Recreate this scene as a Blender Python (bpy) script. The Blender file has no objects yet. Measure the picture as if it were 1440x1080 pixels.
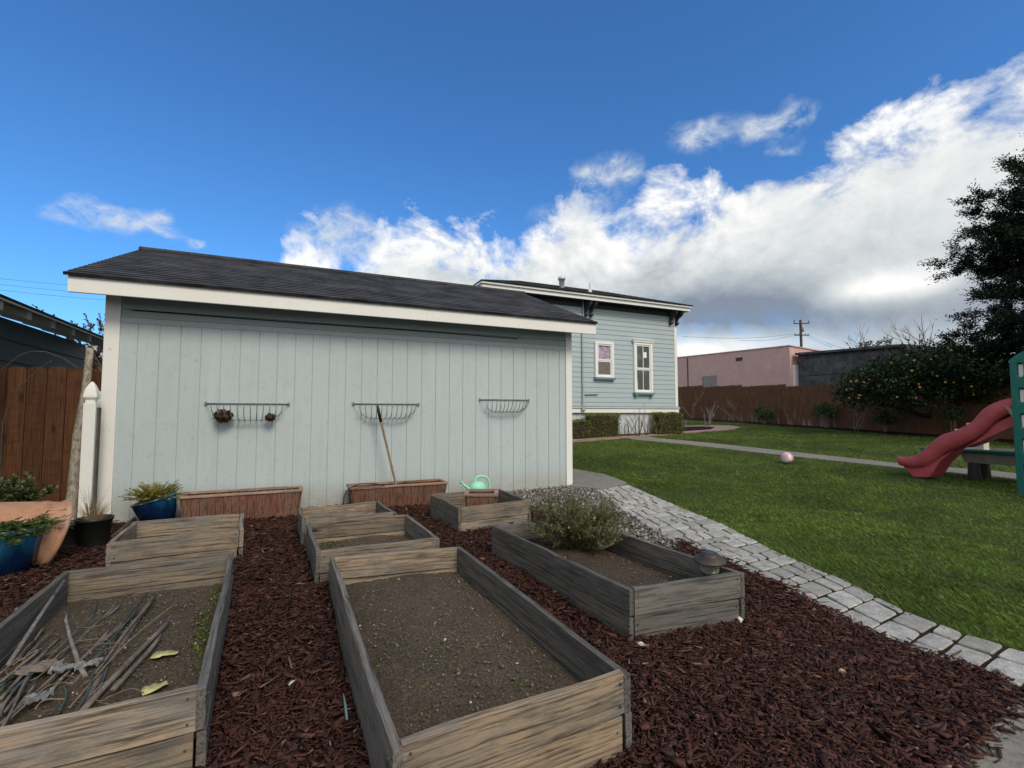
import bpy, bmesh, math, random
import numpy as np
from mathutils import Vector, Matrix, Quaternion
random.seed(7); RNG = np.random.default_rng(11)
PI = math.pi; R = math.radians
S = bpy.context.scene; COL = S.collection
U = random.uniform

# ------------------------------------------------------------------ survey of the yard (photo pixel -> place)
F = 680.0; CH = 1.22
pitch = math.atan(41 / F); yaw = math.atan2((F * F + 41 * 41) / 1480.0 / F, 1) if False else R(24.756)
fh = (math.sin(yaw), math.cos(yaw)); rt = (math.cos(yaw), -math.sin(yaw))
cp, sp = math.cos(pitch), math.sin(pitch)
FW = Vector((fh[0] * cp, fh[1] * cp, sp)); UP = Vector((-fh[0] * sp, -fh[1] * sp, cp)); RT = Vector((rt[0], rt[1], 0))
EYE = Vector((0, 0, CH))
def ray(px, py): return FW + RT * ((px - 720) / F) - UP * ((py - 540) / F)
def Zp(px, py, z=0.0):
    d = ray(px, py); return EYE + d * ((z - CH) / d.z)
def Yp(px, py, y):
    d = ray(px, py); return EYE + d * (y / d.y)
def Xp(px, py, x):
    d = ray(px, py); return EYE + d * (x / d.x)
def Dp(px, py, w): return EYE + ray(px, py) * w
def lz(d):
    t = min(max(0, d - 6.0), 22); return .047 * (t * t / (t + 1.2))
def gz(x, y): return lz(x * fh[0] + y * fh[1])
def sst(a, b, t):
    t = min(1, max(0, (t - a) / (b - a))); return t * t * (3 - 2 * t)
def mz(x, y):
    k = .055 * sst(2.4, 3.4, y) * (1 - sst(4.9, 6.0, y)) * (1 if x < 1.25 else .55)
    return .025 + k + .012 * math.sin(3.1 * x + 1.7 * y) * math.sin(2.3 * y - x) + gz(x, y)
def Gp(px, py, zf=gz):
    d = ray(px, py); t = .5
    while t < 80:
        p = EYE + d * t
        if p.z < zf(p.x, p.y): return p
        t += .004 * max(1, t * .3)
    return EYE + d * 80

# ------------------------------------------------------------------ objects
def setp(o, label=None, cat=None, group=None, kind=None):
    if label: o['label'] = label
    if cat: o['category'] = cat
    if group: o['group'] = group
    if kind: o['kind'] = kind
    return o
def wloc(o):
    v = Vector((0, 0, 0))
    while o is not None: v += o.location; o = o.parent
    return v
def thing(name, loc, label, cat, group=None):
    o = bpy.data.objects.new(name, None); COL.objects.link(o); o.location = loc; o.empty_display_size = .1
    return setp(o, label, cat, group)
def link(name, me, mat, parent=None, local=False):
    o = bpy.data.objects.new(name, me); COL.objects.link(o)
    for m in (mat if isinstance(mat, (list, tuple)) else [mat]):
        if m: me.materials.append(m)
    if parent is not None:
        o.parent = parent
        if not local: o.location = -wloc(parent)
    return o
def dup(root, loc=None, label=None):
    r = root.copy(); COL.objects.link(r)
    if loc is not None: r.location = loc
    if label: r['label'] = label
    for ch in [c for c in bpy.data.objects if c.parent == root]:
        c = ch.copy(); COL.objects.link(c); c.parent = r
        for g in [k for k in bpy.data.objects if k.parent == ch]:
            d = g.copy(); COL.objects.link(d); d.parent = c
    return r
def bevel(o, w=.004, n=2):
    m = o.modifiers.new('bevel', 'BEVEL'); m.width = w; m.segments = n; m.limit_method = 'ANGLE'; m.angle_limit = R(40); return o

class MB:
    def __init__(s): s.v = []; s.f = []; s.m = []
    def add(s, vs, fs, mi=0):
        b = len(s.v); s.v.extend([tuple(p) for p in vs]); s.f.extend([tuple(i + b for i in q) for q in fs]); s.m.extend([mi] * len(fs))
    def box(s, x0, x1, y0, y1, z0, z1, mi=0):
        s.add([(x0, y0, z0), (x1, y0, z0), (x1, y1, z0), (x0, y1, z0), (x0, y0, z1), (x1, y0, z1), (x1, y1, z1), (x0, y1, z1)],
              [(0, 3, 2, 1), (4, 5, 6, 7), (0, 1, 5, 4), (1, 2, 6, 5), (2, 3, 7, 6), (3, 0, 4, 7)], mi)
    def hexa(s, P, mi=0):
        s.add(P, [(0, 3, 2, 1), (4, 5, 6, 7), (0, 1, 5, 4), (1, 2, 6, 5), (2, 3, 7, 6), (3, 0, 4, 7)], mi)
    def tube(s, pts, rad, n=8, cap=True, mi=0, closed=False):
        pts = [Vector(p) for p in pts]; k = len(pts)
        rr = rad if isinstance(rad, (list, tuple)) else [rad] * k
        vs = []; prev = None
        for i, p in enumerate(pts):
            if closed: t = pts[(i + 1) % k] - pts[i - 1]
            else: t = pts[min(i + 1, k - 1)] - pts[max(i - 1, 0)]
            if t.length < 1e-9: t = Vector((0, 0, 1))
            t.normalize()
            if prev is None:
                a = Vector((0, 0, 1)) if abs(t.z) < .9 else Vector((1, 0, 0))
                u = t.cross(a).normalized()
            else:
                u = prev - t * prev.dot(t)
                u = u.normalized() if u.length > 1e-6 else t.orthogonal().normalized()
            prev = u; w = t.cross(u)
            for j in range(n):
                a = 2 * PI * j / n
                vs.append(p + (u * math.cos(a) + w * math.sin(a)) * rr[i])
        fs = []
        for i in range(k if closed else k - 1):
            i2 = (i + 1) % k
            for j in range(n):
                j2 = (j + 1) % n
                fs.append((i * n + j, i * n + j2, i2 * n + j2, i2 * n + j))
        if cap and not closed:
            fs.append(tuple(range(n - 1, -1, -1))); fs.append(tuple((k - 1) * n + j for j in range(n)))
        s.add(vs, fs, mi)
    def lathe(s, prof, n=32, c=(0, 0, 0), M=None, mi=0, wob=None, caps=(False, False)):
        vs = []
        for r, z in prof:
            for j in range(n):
                a = 2 * PI * j / n; q = r * (1 + (wob(a, z) if wob else 0))
                p = Vector((q * math.cos(a), q * math.sin(a), z))
                if M is not None: p = M @ p
                vs.append(p + Vector(c))
        fs = []
        for i in range(len(prof) - 1):
            for j in range(n):
                j2 = (j + 1) % n; fs.append((i * n + j, i * n + j2, (i + 1) * n + j2, (i + 1) * n + j))
        if caps[0]: fs.append(tuple(range(n - 1, -1, -1)))
        if caps[1]: fs.append(tuple((len(prof) - 1) * n + j for j in range(n)))
        s.add(vs, fs, mi)
    def prism(s, poly, off, mi=0):
        n = len(poly); off = Vector(off)
        a = [Vector(p) for p in poly]
        s.add(a + [p + off for p in a], [tuple(range(n)), tuple(range(2 * n - 1, n - 1, -1))] + [(i, i + n, (i + 1) % n + n, (i + 1) % n) for i in range(n)], mi)
    def build(s, name, mat, parent=None, smooth=False, local=False, fix=True):
        me = bpy.data.meshes.new(name); me.from_pydata(s.v, [], s.f)
        me.polygons.foreach_set('material_index', s.m)
        if fix:
            bm = bmesh.new(); bm.from_mesh(me); bmesh.ops.recalc_face_normals(bm, faces=bm.faces); bm.to_mesh(me); bm.free()
        if smooth: me.polygons.foreach_set('use_smooth', [True] * len(me.polygons))
        me.update(); return link(name, me, mat, parent, local)
def np_mesh(name, V, k, mat, parent=None, smooth=False):
    """V: (n*k,3) array, n separate k-sided faces."""
    V = np.asarray(V, dtype=np.float32); n = len(V) // k
    me = bpy.data.meshes.new(name); me.vertices.add(len(V)); me.vertices.foreach_set('co', V.ravel())
    me.loops.add(n * k); me.loops.foreach_set('vertex_index', np.arange(n * k, dtype=np.int32))
    me.polygons.add(n); me.polygons.foreach_set('loop_start', np.arange(0, n * k, k, dtype=np.int32))
    me.polygons.foreach_set('loop_total', np.full(n, k, dtype=np.int32))
    me.update(); me.validate(); return link(name, me, mat, parent)
def np_mesh2(name, V, Fc, mat, parent=None):
    """V (n,m,3) islands sharing the face list Fc (list of equal-length tuples)."""
    n, m, _ = V.shape; Fc = np.array(Fc, dtype=np.int32); q = Fc.shape[1]
    idx = (Fc[None] + (np.arange(n, dtype=np.int32) * m)[:, None, None]).reshape(-1)
    me = bpy.data.meshes.new(name); me.vertices.add(n * m); me.vertices.foreach_set('co', V.astype(np.float32).ravel())
    nf = len(idx) // q
    me.loops.add(len(idx)); me.loops.foreach_set('vertex_index', idx)
    me.polygons.add(nf); me.polygons.foreach_set('loop_start', np.arange(0, nf * q, q, dtype=np.int32))
    me.polygons.foreach_set('loop_total', np.full(nf, q, dtype=np.int32))
    me.update(); me.validate(); return link(name, me, mat, parent)

# ------------------------------------------------------------------ materials
class NT:
    def __init__(s, name):
        s.mat = bpy.data.materials.new(name); s.mat.use_nodes = True; s.t = s.mat.node_tree
        s.b = s.t.nodes['Principled BSDF']; s.out = s.t.nodes['Material Output']
    def n(s, typ, **kw):
        o = s.t.nodes.new(typ)
        for k, v in kw.items(): setattr(o, k, v)
        return o
    def l(s, a, b): s.t.links.new(a, b)
    def put(s, sock, v):
        if hasattr(v, 'is_linked') or isinstance(v, bpy.types.NodeSocket): s.l(v, sock)
        elif isinstance(v, (tuple, list)) and len(v) == 3 and sock.type == 'RGBA': sock.default_value = (*v, 1)
        else: sock.default_value = v
    def co(s, kind='Object', scale=(1, 1, 1), rot=(0, 0, 0), rnd=False):
        c = s.n('ShaderNodeTexCoord').outputs[kind]
        m = s.n('ShaderNodeMapping'); s.l(c, m.inputs[0]); m.inputs['Scale'].default_value = scale; m.inputs['Rotation'].default_value = rot
        if rnd:
            oi = s.n('ShaderNodeObjectInfo'); mu = s.n('ShaderNodeMath', operation='MULTIPLY'); s.l(oi.outputs['Random'], mu.inputs[0]); mu.inputs[1].default_value = 37.0
            cb = s.n('ShaderNodeCombineXYZ')
            for i in range(3): s.l(mu.outputs[0], cb.inputs[i])
            s.l(cb.outputs[0], m.inputs['Location'])
        return m.outputs[0]
    def noise(s, vec, scale=5, detail=4, rough=.6, dist=0, out='Fac'):
        o = s.n('ShaderNodeTexNoise'); s.l(vec, o.inputs['Vector']); o.inputs['Scale'].default_value = scale
        o.inputs['Detail'].default_value = detail; o.inputs['Roughness'].default_value = rough; o.inputs['Distortion'].default_value = dist
        return o.outputs[out]
    def voro(s, vec, scale=5, feat='F1', out='Distance', rnd=1):
        o = s.n('ShaderNodeTexVoronoi', feature=feat); s.l(vec, o.inputs['Vector']); o.inputs['Scale'].default_value = scale; o.inputs['Randomness'].default_value = rnd
        return o.outputs[out]
    def ramp(s, fac, stops, interp='LINEAR'):
        o = s.n('ShaderNodeValToRGB'); s.l(fac, o.inputs[0]); e = o.color_ramp.elements; o.color_ramp.interpolation = interp
        while len(e) < len(stops): e.new(.5)
        for q, (p, c) in zip(e, stops):
            q.position = p; q.color = (*c, 1) if isinstance(c, (tuple, list)) else (c, c, c, 1)
        return o.outputs[0]
    def mix(s, fac, a, b, typ='MIX'):
        o = s.n('ShaderNodeMix', data_type='RGBA', blend_type=typ); s.put(o.inputs[0], fac); s.put(o.inputs[6], a); s.put(o.inputs[7], b); return o.outputs[2]
    def math(s, op, a, b=0.0, c=None):
        o = s.n('ShaderNodeMath', operation=op); s.put(o.inputs[0], a); s.put(o.inputs[1], b)
        if c is not None: s.put(o.inputs[2], c)
        return o.outputs[0]
    def isl(s): return s.n('ShaderNodeNewGeometry').outputs['Random Per Island']
    def orand(s): return s.n('ShaderNodeObjectInfo').outputs['Random']
    def bump(s, h, st=.4, d=.01, nrm=None):
        o = s.n('ShaderNodeBump'); o.inputs['Strength'].default_value = st; o.inputs['Distance'].default_value = d; s.l(h, o.inputs['Height'])
        if nrm is not None: s.l(nrm, o.inputs['Normal'])
        s.l(o.outputs[0], s.b.inputs['Normal']); return o.outputs[0]
    def base(s, c): s.put(s.b.inputs['Base Color'], c)
    def rough(s, r): s.put(s.b.inputs['Roughness'], r)
    def spec(s, v): s.b.inputs['Specular IOR Level'].default_value = v
    def sep(s, vec):
        o = s.n('ShaderNodeSeparateXYZ'); s.l(vec, o.inputs[0]); return o.outputs
MATS = {}
def mat_plain(name, c, rough=.6, var=.25, sc=6, bump=.15, spec=.4, metal=0, bsc=60):
    t = NT(name); v = t.co(); n = t.noise(v, sc, 5)
    lo = tuple(x * (1 - var) for x in c); hi = tuple(min(1, x * (1 + var)) for x in c)
    t.base(t.ramp(n, [(.3, lo), (.7, hi)])); t.rough(t.ramp(n, [(.2, max(0, rough - .08)), (.8, min(1, rough + .08))]))
    t.spec(spec); t.b.inputs['Metallic'].default_value = metal
    if bump: t.bump(t.noise(v, bsc, 3), bump, .004)
    return t.mat
def mat_paint(name, c, dirt=(.2, .2, .17), stretch=(1, 1, 1), dirt_amt=.35, rough=.6, chip=None, fine=90):
    t = NT(name); v = t.co(scale=stretch)
    n1 = t.noise(v, 1.3, 6, .65); n2 = t.noise(v, 14, 6, .7)
    col = t.mix(t.ramp(n1, [(.35, 0.0), (.75, dirt_amt)]), c, tuple(a * .82 + b * .18 for a, b in zip(c, dirt)))
    col = t.mix(t.ramp(n2, [(.56, 0.0), (.74, dirt_amt)]), col, tuple(a * .6 + b * .4 for a, b in zip(c, dirt)))
    sm = t.noise(t.co(), 55, 3, .5)
    col = t.mix(t.ramp(sm, [(.69, 0.0), (.735, dirt_amt * 1.2)]), col, dirt)
    if chip:
        ch = t.noise(t.co(scale=(1, 1, 2)), 9, 8, .75); col = t.mix(t.ramp(ch, [(.66, 0.0), (.69, .8)]), col, chip)
    t.base(col); t.rough(rough); t.spec(.35)
    g = t.noise(t.co(scale=(fine, fine, fine * .12)), 1, 4, .7); g2 = t.noise(t.co(), 40, 4, .6)
    t.bump(t.math('ADD', g, t.math('MULTIPLY', g2, .8)), .35, .004)
    return t.mat
def mat_wood(name, grey, tan, dark, tanbias=.5, axis='X', gr=1.0, rough=.85, rnd=True):
    """weathered timber, grain along the board's own long axis"""
    t = NT(name)
    sc = {'X': (1.2, 14, 14), 'Z': (14, 14, 1.2), 'Y': (14, 1.2, 14)}[axis]
    v = t.co(scale=sc, rnd=rnd); vf = t.co(scale=tuple(q * 7 if q > 2 else q * 2.2 for q in sc), rnd=rnd)
    vb = t.co(scale=tuple(.22 * q for q in sc), rnd=rnd)
    big = t.noise(vb, 1.3, 6, .72, .5); mid = t.noise(v, 1, 6, .7, .2); fine = t.noise(vf, 1, 5, .7, .3)
    pat = t.noise(t.co(scale=(3, 5, 5), rnd=rnd), 1.4, 6, .7)
    c = t.mix(t.ramp(t.math('ADD', t.math('MULTIPLY', big, .6), t.math('MULTIPLY', pat, .4)), [(tanbias - .08, 0.0), (tanbias + .07, 1.0)]), tan, grey)
    c = t.mix(t.ramp(mid, [(.34, .3), (.58, 0.0)]), c, tuple(x * .66 for x in grey))
    c = t.mix(t.ramp(fine, [(.36, .9), (.53, 0.0)]), c, dark)
    c = t.mix(t.ramp(fine, [(.58, 0.0), (.75, .35)]), c, tuple(min(1, x * 1.45) for x in grey))
    kn = t.voro(t.co(scale={'X': (2.2, 6, 6), 'Z': (6, 6, 2.2), 'Y': (6, 2.2, 6)}[axis], rnd=rnd), 1.0)
    c = t.mix(t.ramp(kn, [(.05, .95), (.09, .5), (.17, 0.0)]), c, dark)
    st = t.noise(t.co(scale=(2.5, 3, 9), rnd=rnd), 1.6, 7, .75); c = t.mix(t.ramp(st, [(.50, 0.0), (.66, .75)]), c, tuple(x * .5 for x in grey))
    br = t.math('ADD', t.math('MULTIPLY', t.orand(), .5), .75)
    cm = t.n('ShaderNodeCombineXYZ'); [t.l(br, cm.inputs[i]) for i in range(3)]
    c = t.mix(1.0, c, cm.outputs[0], 'MULTIPLY')
    t.base(c); t.rough(rough); t.spec(.25)
    t.bump(t.math('ADD', t.math('MULTIPLY', fine, 1.0), t.math('MULTIPLY', mid, .15)), .5 * gr, .005)
    return t.mat
def mat_leaf(name, a, b, c=None, rough=.5, trans=.25, pos_sc=.0):
    t = NT(name); r = t.isl()
    st = [(0.0, a), (.65, b)] + ([(1.0, c)] if c else [])
    col = t.ramp(r, st)
    if pos_sc:
        n = t.noise(t.co(), pos_sc, 3); col = t.mix(t.ramp(n, [(.35, .6), (.6, 0.0)]), col, tuple(x * .5 for x in a))
    t.base(col); t.rough(rough); t.spec(.3)
    tr = t.n('ShaderNodeBsdfTranslucent'); t.l(col, tr.inputs[0]); mx = t.n('ShaderNodeMixShader'); mx.inputs[0].default_value = trans
    t.l(t.b.outputs[0], mx.inputs[1]); t.l(tr.outputs[0], mx.inputs[2]); t.l(mx.outputs[0], t.out.inputs[0])
    return t.mat

def mat_shedwall():
    c0 = (.435, .510, .540); t = NT('shed_siding_paint'); v = t.co(); p = t.sep(v)
    n1 = t.noise(t.co(scale=(1, 1, .3)), 1.3, 6, .65); n2 = t.noise(v, 9, 7, .72); n3 = t.noise(t.co(scale=(9, 9, .5)), 1.5, 6, .7)
    c = t.mix(t.ramp(n1, [(.35, 0.0), (.72, .55)]), c0, (.365, .43, .435)); c = t.mix(t.ramp(n2, [(.54, 0.0), (.74, .40)]), c, (.30, .345, .34))
    c = t.mix(t.ramp(n3, [(.54, 0.0), (.72, .38)]), c, (.33, .37, .36)); c = t.mix(t.ramp(n3, [(.28, .4), (.44, 0.0)]), c, (.52, .59, .595))
    sm = t.noise(v, 48, 3, .5); c = t.mix(t.ramp(sm, [(.68, 0.0), (.73, .65)]), c, (.20, .20, .17))
    zf = t.ramp(t.math('ADD', p[2], t.math('MULTIPLY', t.math('SUBTRACT', n2, .5), .5)), [(.10, .85), (.42, 0.0)]); c = t.mix(t.math('MULTIPLY', zf, t.ramp(n2, [(.32, .2), (.6, .8)])), c, (.30, .27, .21))
    xs = t.math('FRACT', t.math('DIVIDE', p[0], .4064)); zs = t.math('FRACT', t.math('DIVIDE', p[2], .305))
    dn = t.math('ADD', t.math('POWER', t.math('MULTIPLY', t.math('SUBTRACT', xs, .5), .4064), 2.0), t.math('POWER', t.math('MULTIPLY', t.math('SUBTRACT', zs, .5), .305), 2.0))
    c = t.mix(t.ramp(t.math('SQRT', dn), [(.0045, .7), (.0075, 0.0)]), c, (.24, .24, .21))
    t.base(c); t.rough(.65); t.spec(.3); g = t.noise(t.co(scale=(90, 90, 10)), 1, 4, .7); t.bump(t.math('ADD', g, t.noise(v, 40, 4, .6)), .45, .005); return t.mat
m_siding = mat_shedwall()
m_eave_shade = mat_paint('shed_eave_shade_green', (.33, .40, .41), stretch=(1, 1, 1), dirt_amt=.5)  # siding green darkened to paint in the shade under the eave
m_white = mat_paint('white_trim_paint', (.75, .76, .74), dirt=(.33, .29, .2), stretch=(1, 1, .6), dirt_amt=.5, chip=(.30, .25, .18))
m_white2 = mat_paint('house_white_paint', (.79, .81, .81), dirt_amt=.25)
m_house = mat_paint('house_siding_paint', (.405, .49, .535), dirt=(.27, .29, .30), stretch=(.4, 1, 1), dirt_amt=.5)
m_teal = mat_paint('house_dark_green', (.035, .047, .048), dirt=(.08, .09, .09), dirt_amt=.2)
m_tealsill = mat_paint('sill_teal_paint', (.13, .24, .26), dirt_amt=.2)
m_found = mat_paint('foundation_paint', (.5, .57, .6), dirt_amt=.3)

def mat_shingle(name, c1, c2):
    t = NT(name); v = t.co()
    b = t.n('ShaderNodeTexBrick'); t.l(v, b.inputs['Vector']); b.inputs['Scale'].default_value = 1
    b.inputs['Brick Width'].default_value = .3; b.inputs['Row Height'].default_value = .14; b.inputs['Mortar Size'].default_value = .004
    b.inputs['Color1'].default_value = (*c1, 1); b.inputs['Color2'].default_value = (*c2, 1); b.inputs['Mortar'].default_value = (.006, .006, .007, 1)
    g = t.noise(v, 160, 3, .7); n = t.noise(v, 2.2, 5)
    c = t.mix(t.ramp(g, [(.4, .65), (.65, 0.0)]), b.outputs[0], (.008, .008, .01))
    c = t.mix(t.ramp(n, [(.4, 0.0), (.75, .4)]), c, tuple(x * 1.9 for x in c2))
    t.base(c); t.rough(.9); t.spec(.25); t.bump(t.math('ADD', g, t.math('MULTIPLY', b.outputs['Fac'], -2.0)), .6, .006); return t.mat
m_shingle = mat_shingle('charcoal_shingles', (.034, .036, .042), (.080, .083, .092))
m_bedwood = mat_wood('weathered_bed_boards', (.195, .182, .163), (.345, .255, .165), (.036, .029, .024), .50)
m_bedgrey = mat_wood('grey_weathered_boards', (.135, .130, .122), (.205, .165, .122), (.024, .022, .020), .44)
m_redwood = mat_wood('redwood_slats', (.20, .135, .105), (.19, .075, .045), (.03, .014, .01), .52, axis='Z')
m_redrim = mat_wood('redwood_rim', (.33, .255, .21), (.30, .15, .10), (.05, .03, .02), .5, axis='X')
m_stick = mat_wood('weathered_handle', (.24, .20, .16), (.28, .18, .11), (.06, .04, .03), .5, axis='Z')
m_fencewood = mat_wood('brown_fence_stain', (.092, .040, .019), (.115, .048, .021), (.026, .011, .006), .5, axis='Z', gr=.7)
def mat_backfence():
    t = NT('back_fence_stain'); v = t.co(scale=(12, 12, .8)); n = t.noise(v, 1, 6, .7); f = t.noise(t.co(scale=(60, 60, 2)), 1, 5, .7)
    c = t.mix(t.ramp(n, [(.35, 0.0), (.7, 1.0)]), (.135, .068, .038), (.185, .093, .052)); c = t.mix(t.ramp(f, [(.38, .8), (.55, 0.0)]), c, (.03, .013, .008))
    p = t.sep(t.co()); w = t.noise(t.co(scale=(.9, 5, .45)), 1, 5, .7)
    yy = t.ramp(t.math('DIVIDE', p[1], 20.0), [(.60, 0.0), (.68, 1.0), (.90, 1.0), (.97, 0.0)])
    zz = t.ramp(t.math('DIVIDE', p[2], 3.0), [(.24, 1.0), (.44, 0.0)])
    fac = t.math('MULTIPLY', t.math('MULTIPLY', yy, zz), t.ramp(w, [(.47, 0.0), (.60, .75)]))
    c = t.mix(fac, c, (.36, .34, .32)); t.base(c); t.rough(.85); t.spec(.2); t.bump(f, .4, .005); return t.mat
m_backfence = mat_backfence()
m_neigh = mat_paint('neighbour_dark_siding', (.085, .115, .12), dirt=(.05, .05, .05), stretch=(.4, .4, 1), dirt_amt=.5)
m_rafter = mat_paint('rafter_paint', (.33, .35, .29), dirt_amt=.5, chip=(.2, .16, .1))
def mat_stucco():
    t = NT('pink_stucco'); v = t.co(); n = t.noise(v, 2.0, 6, .7); n2 = t.noise(v, 9, 6, .7)
    c = t.ramp(n, [(.3, (.60, .395, .375)), (.7, (.70, .475, .445))]); c = t.mix(t.ramp(n2, [(.40, .4), (.58, 0.0)]), c, (.48, .31, .295))
    t.base(c); t.rough(.95); t.spec(.1); t.bump(t.noise(v, 30, 5, .7), .8, .03); return t.mat
m_stucco = mat_stucco()
m_darkside = mat_plain('dark_slate_boarding', (.080, .082, .088), .85, .55, 3.5, .5, .2, bsc=14)
m_concrete = None
def mat_concrete(name, a, b, sc=1.0):
    t = NT(name); v = t.co(); n = t.noise(v, 1.6 * sc, 7, .7); n2 = t.noise(v, 22 * sc, 6, .75); n3 = t.noise(v, 120, 3)
    c = t.ramp(n, [(.3, a), (.7, b)]); c = t.mix(t.ramp(n2, [(.36, .7), (.55, 0.0)]), c, tuple(x * .55 for x in a))
    t.base(c); t.rough(.85); t.spec(.3); t.bump(t.math('ADD', n2, t.math('MULTIPLY', n3, .5)), .4, .006); return t.mat
m_concrete = mat_concrete('concrete_slab', (.20, .19, .165), (.28, .265, .23))
m_brickpath = mat_concrete('brick_edging', (.30, .19, .16), (.40, .30, .26), 2)
def mat_paver():
    t = NT('cut_stone_pavers'); r = t.isl(); v = t.co(); n = t.noise(v, 11, 7, .75); n2 = t.noise(v, 60, 5, .75)
    c = t.ramp(r, [(0.0, (.34, .325, .285)), (.5, (.47, .455, .41)), (1.0, (.58, .565, .515))])
    c = t.mix(t.ramp(n, [(.36, .75), (.60, 0.0)]), c, (.20, .205, .195)); c = t.mix(t.ramp(n2, [(.36, .6), (.5, 0.0)]), c, (.15, .15, .14))
    t.base(c); t.rough(.72); t.spec(.4); t.bump(t.math('ADD', n, t.math('MULTIPLY', n2, .6)), .7, .012); return t.mat
m_paver = mat_paver()
def mat_soil(name, a, b, specks=.75):
    t = NT(name); v = t.co(); n = t.noise(v, 5, 8, .75); n2 = t.noise(v, 90, 5, .75)
    c = t.ramp(n, [(.3, a), (.7, b)]); c = t.mix(t.ramp(n2, [(.38, .85), (.58, 0.0)]), c, tuple(x * .35 for x in a))
    c = t.mix(t.ramp(n2, [(.60, 0.0), (.72, .6)]), c, tuple(x * 2.3 for x in b))
    d = t.voro(v, 75); k = t.voro(v, 75, out='Color'); ks = t.sep(k)[0]
    fac = t.math('MULTIPLY', t.ramp(d, [(.20, 1.0), (.28, 0.0)]), t.ramp(ks, [(.93, 0.0), (.95, specks)]))
    c = t.mix(fac, c, (.55, .53, .48))
    t.base(c); t.rough(.95); t.spec(.15); t.bump(t.math('ADD', n2, t.math('MULTIPLY', n, 1.2)), .9, .02); return t.mat
m_soil = mat_soil('bed_soil', (.118, .092, .064), (.195, .155, .110), .4)
m_soil2 = mat_soil('reddish_bed_soil', (.092, .070, .050), (.155, .120, .088), .5)
m_joint = mat_soil('joint_soil', (.030, .026, .018), (.055, .048, .032), .1)
m_dirt = mat_soil('bare_earth', (.08, .065, .045), (.13, .105, .075), .2)
m_mulchbase = mat_soil('mulch_bed', (.022, .010, .008), (.042, .017, .013), 0)
def mat_chip():
    t = NT('red_bark_chips'); r = t.isl(); v = t.co(); n = t.noise(v, 130, 3)
    c = t.ramp(r, [(0.0, (.040, .015, .011)), (.45, (.072, .027, .019)), (.85, (.115, .045, .031)), (.975, (.12, .052, .036)), (.988, (.22, .13, .085)), (1.0, (.30, .23, .17))])
    c = t.mix(t.ramp(n, [(.4, .55), (.6, 0.0)]), c, (.015, .007, .006)); t.base(c); t.rough(.8); t.spec(.3); return t.mat
m_chip = mat_chip()
def mat_stone(name, stops):
    t = NT(name); r = t.isl(); n = t.noise(t.co(), 70, 4); c = t.ramp(r, stops); c = t.mix(t.ramp(n, [(.4, .5), (.6, 0.0)]), c, (.12, .12, .12))
    t.base(c); t.rough(.75); t.spec(.35); return t.mat
m_gravel = mat_stone('grey_gravel_stones', [(0.0, (.07, .065, .055)), (.45, (.17, .16, .145)), (.85, (.30, .29, .265)), (1.0, (.60, .59, .55))])
m_gravelbase = mat_soil('gravel_bed', (.075, .068, .058), (.14, .13, .112), 0)
def mat_turf():
    t = NT('lawn_turf'); v = t.co(); n = t.noise(v, .55, 5, .6); n2 = t.noise(v, 40, 5, .7)
    c = t.ramp(n, [(.35, (.05, .075, .02)), (.65, (.08, .115, .03))]); c = t.mix(t.ramp(n2, [(.4, .7), (.6, 0.0)]), c, (.02, .028, .01))
    t.base(c); t.rough(.95); t.spec(.1); t.bump(n2, .8, .02); return t.mat
m_turf = mat_turf()
def mat_blade():
    t = NT('lawn_blades'); r = t.isl(); v = t.co(); n = t.noise(v, .42, 5, .65); n2 = t.noise(v, 1.7, 5, .7)
    c = t.ramp(r, [(0.0, (.075, .130, .020)), (.55, (.140, .222, .030)), (.86, (.21, .292, .055)), (.93, (.25, .25, .09)), (1.0, (.40, .34, .18))])
    c = t.mix(t.ramp(n, [(.38, .75), (.60, 0.0)]), c, (.065, .105, .028)); c = t.mix(t.ramp(n2, [(.50, 0.0), (.7, .6)]), c, (.19, .32, .036)); n5 = t.noise(v, 6.5, 5, .7); c = t.mix(t.ramp(n5, [(.58, 0.0), (.72, .65)]), c, (.20, .18, .075))
    c = t.mix(t.ramp(n2, [(.28, .6), (.42, 0.0)]), c, (.045, .075, .018))
    t.base(c); t.rough(.55); t.spec(.25)
    tr = t.n('ShaderNodeBsdfTranslucent'); t.l(c, tr.inputs[0]); mx = t.n('ShaderNodeMixShader'); mx.inputs[0].default_value = .3
    t.l(t.b.outputs[0], mx.inputs[1]); t.l(tr.outputs[0], mx.inputs[2]); t.l(mx.outputs[0], t.out.inputs[0]); return t.mat
m_blade = mat_blade()
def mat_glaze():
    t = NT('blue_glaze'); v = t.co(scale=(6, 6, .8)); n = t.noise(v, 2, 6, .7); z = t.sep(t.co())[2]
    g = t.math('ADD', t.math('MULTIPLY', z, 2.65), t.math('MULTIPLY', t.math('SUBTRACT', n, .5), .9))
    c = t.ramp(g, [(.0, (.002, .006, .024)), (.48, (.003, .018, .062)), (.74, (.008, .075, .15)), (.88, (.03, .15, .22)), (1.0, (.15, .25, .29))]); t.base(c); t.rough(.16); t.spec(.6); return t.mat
m_glaze = mat_glaze()
def mat_terra():
    t = NT('terracotta'); v = t.co(); n = t.noise(v, 7, 7, .7); c = t.ramp(n, [(.3, (.30, .15, .085)), (.7, (.46, .255, .16))])
    n2 = t.noise(v, 3, 5, .7); c = t.mix(t.ramp(n2, [(.5, 0.0), (.7, .55)]), c, (.55, .42, .33)); t.base(c); t.rough(.85); t.bump(t.noise(v, 25, 4), .3, .01); return t.mat
m_terra = mat_terra()
m_black = mat_plain('black_plastic', (.012, .014, .014), .45, .3)
m_mint = mat_plain('mint_plastic', (.27, .70, .50), .4, .06, 3, .03)
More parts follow.
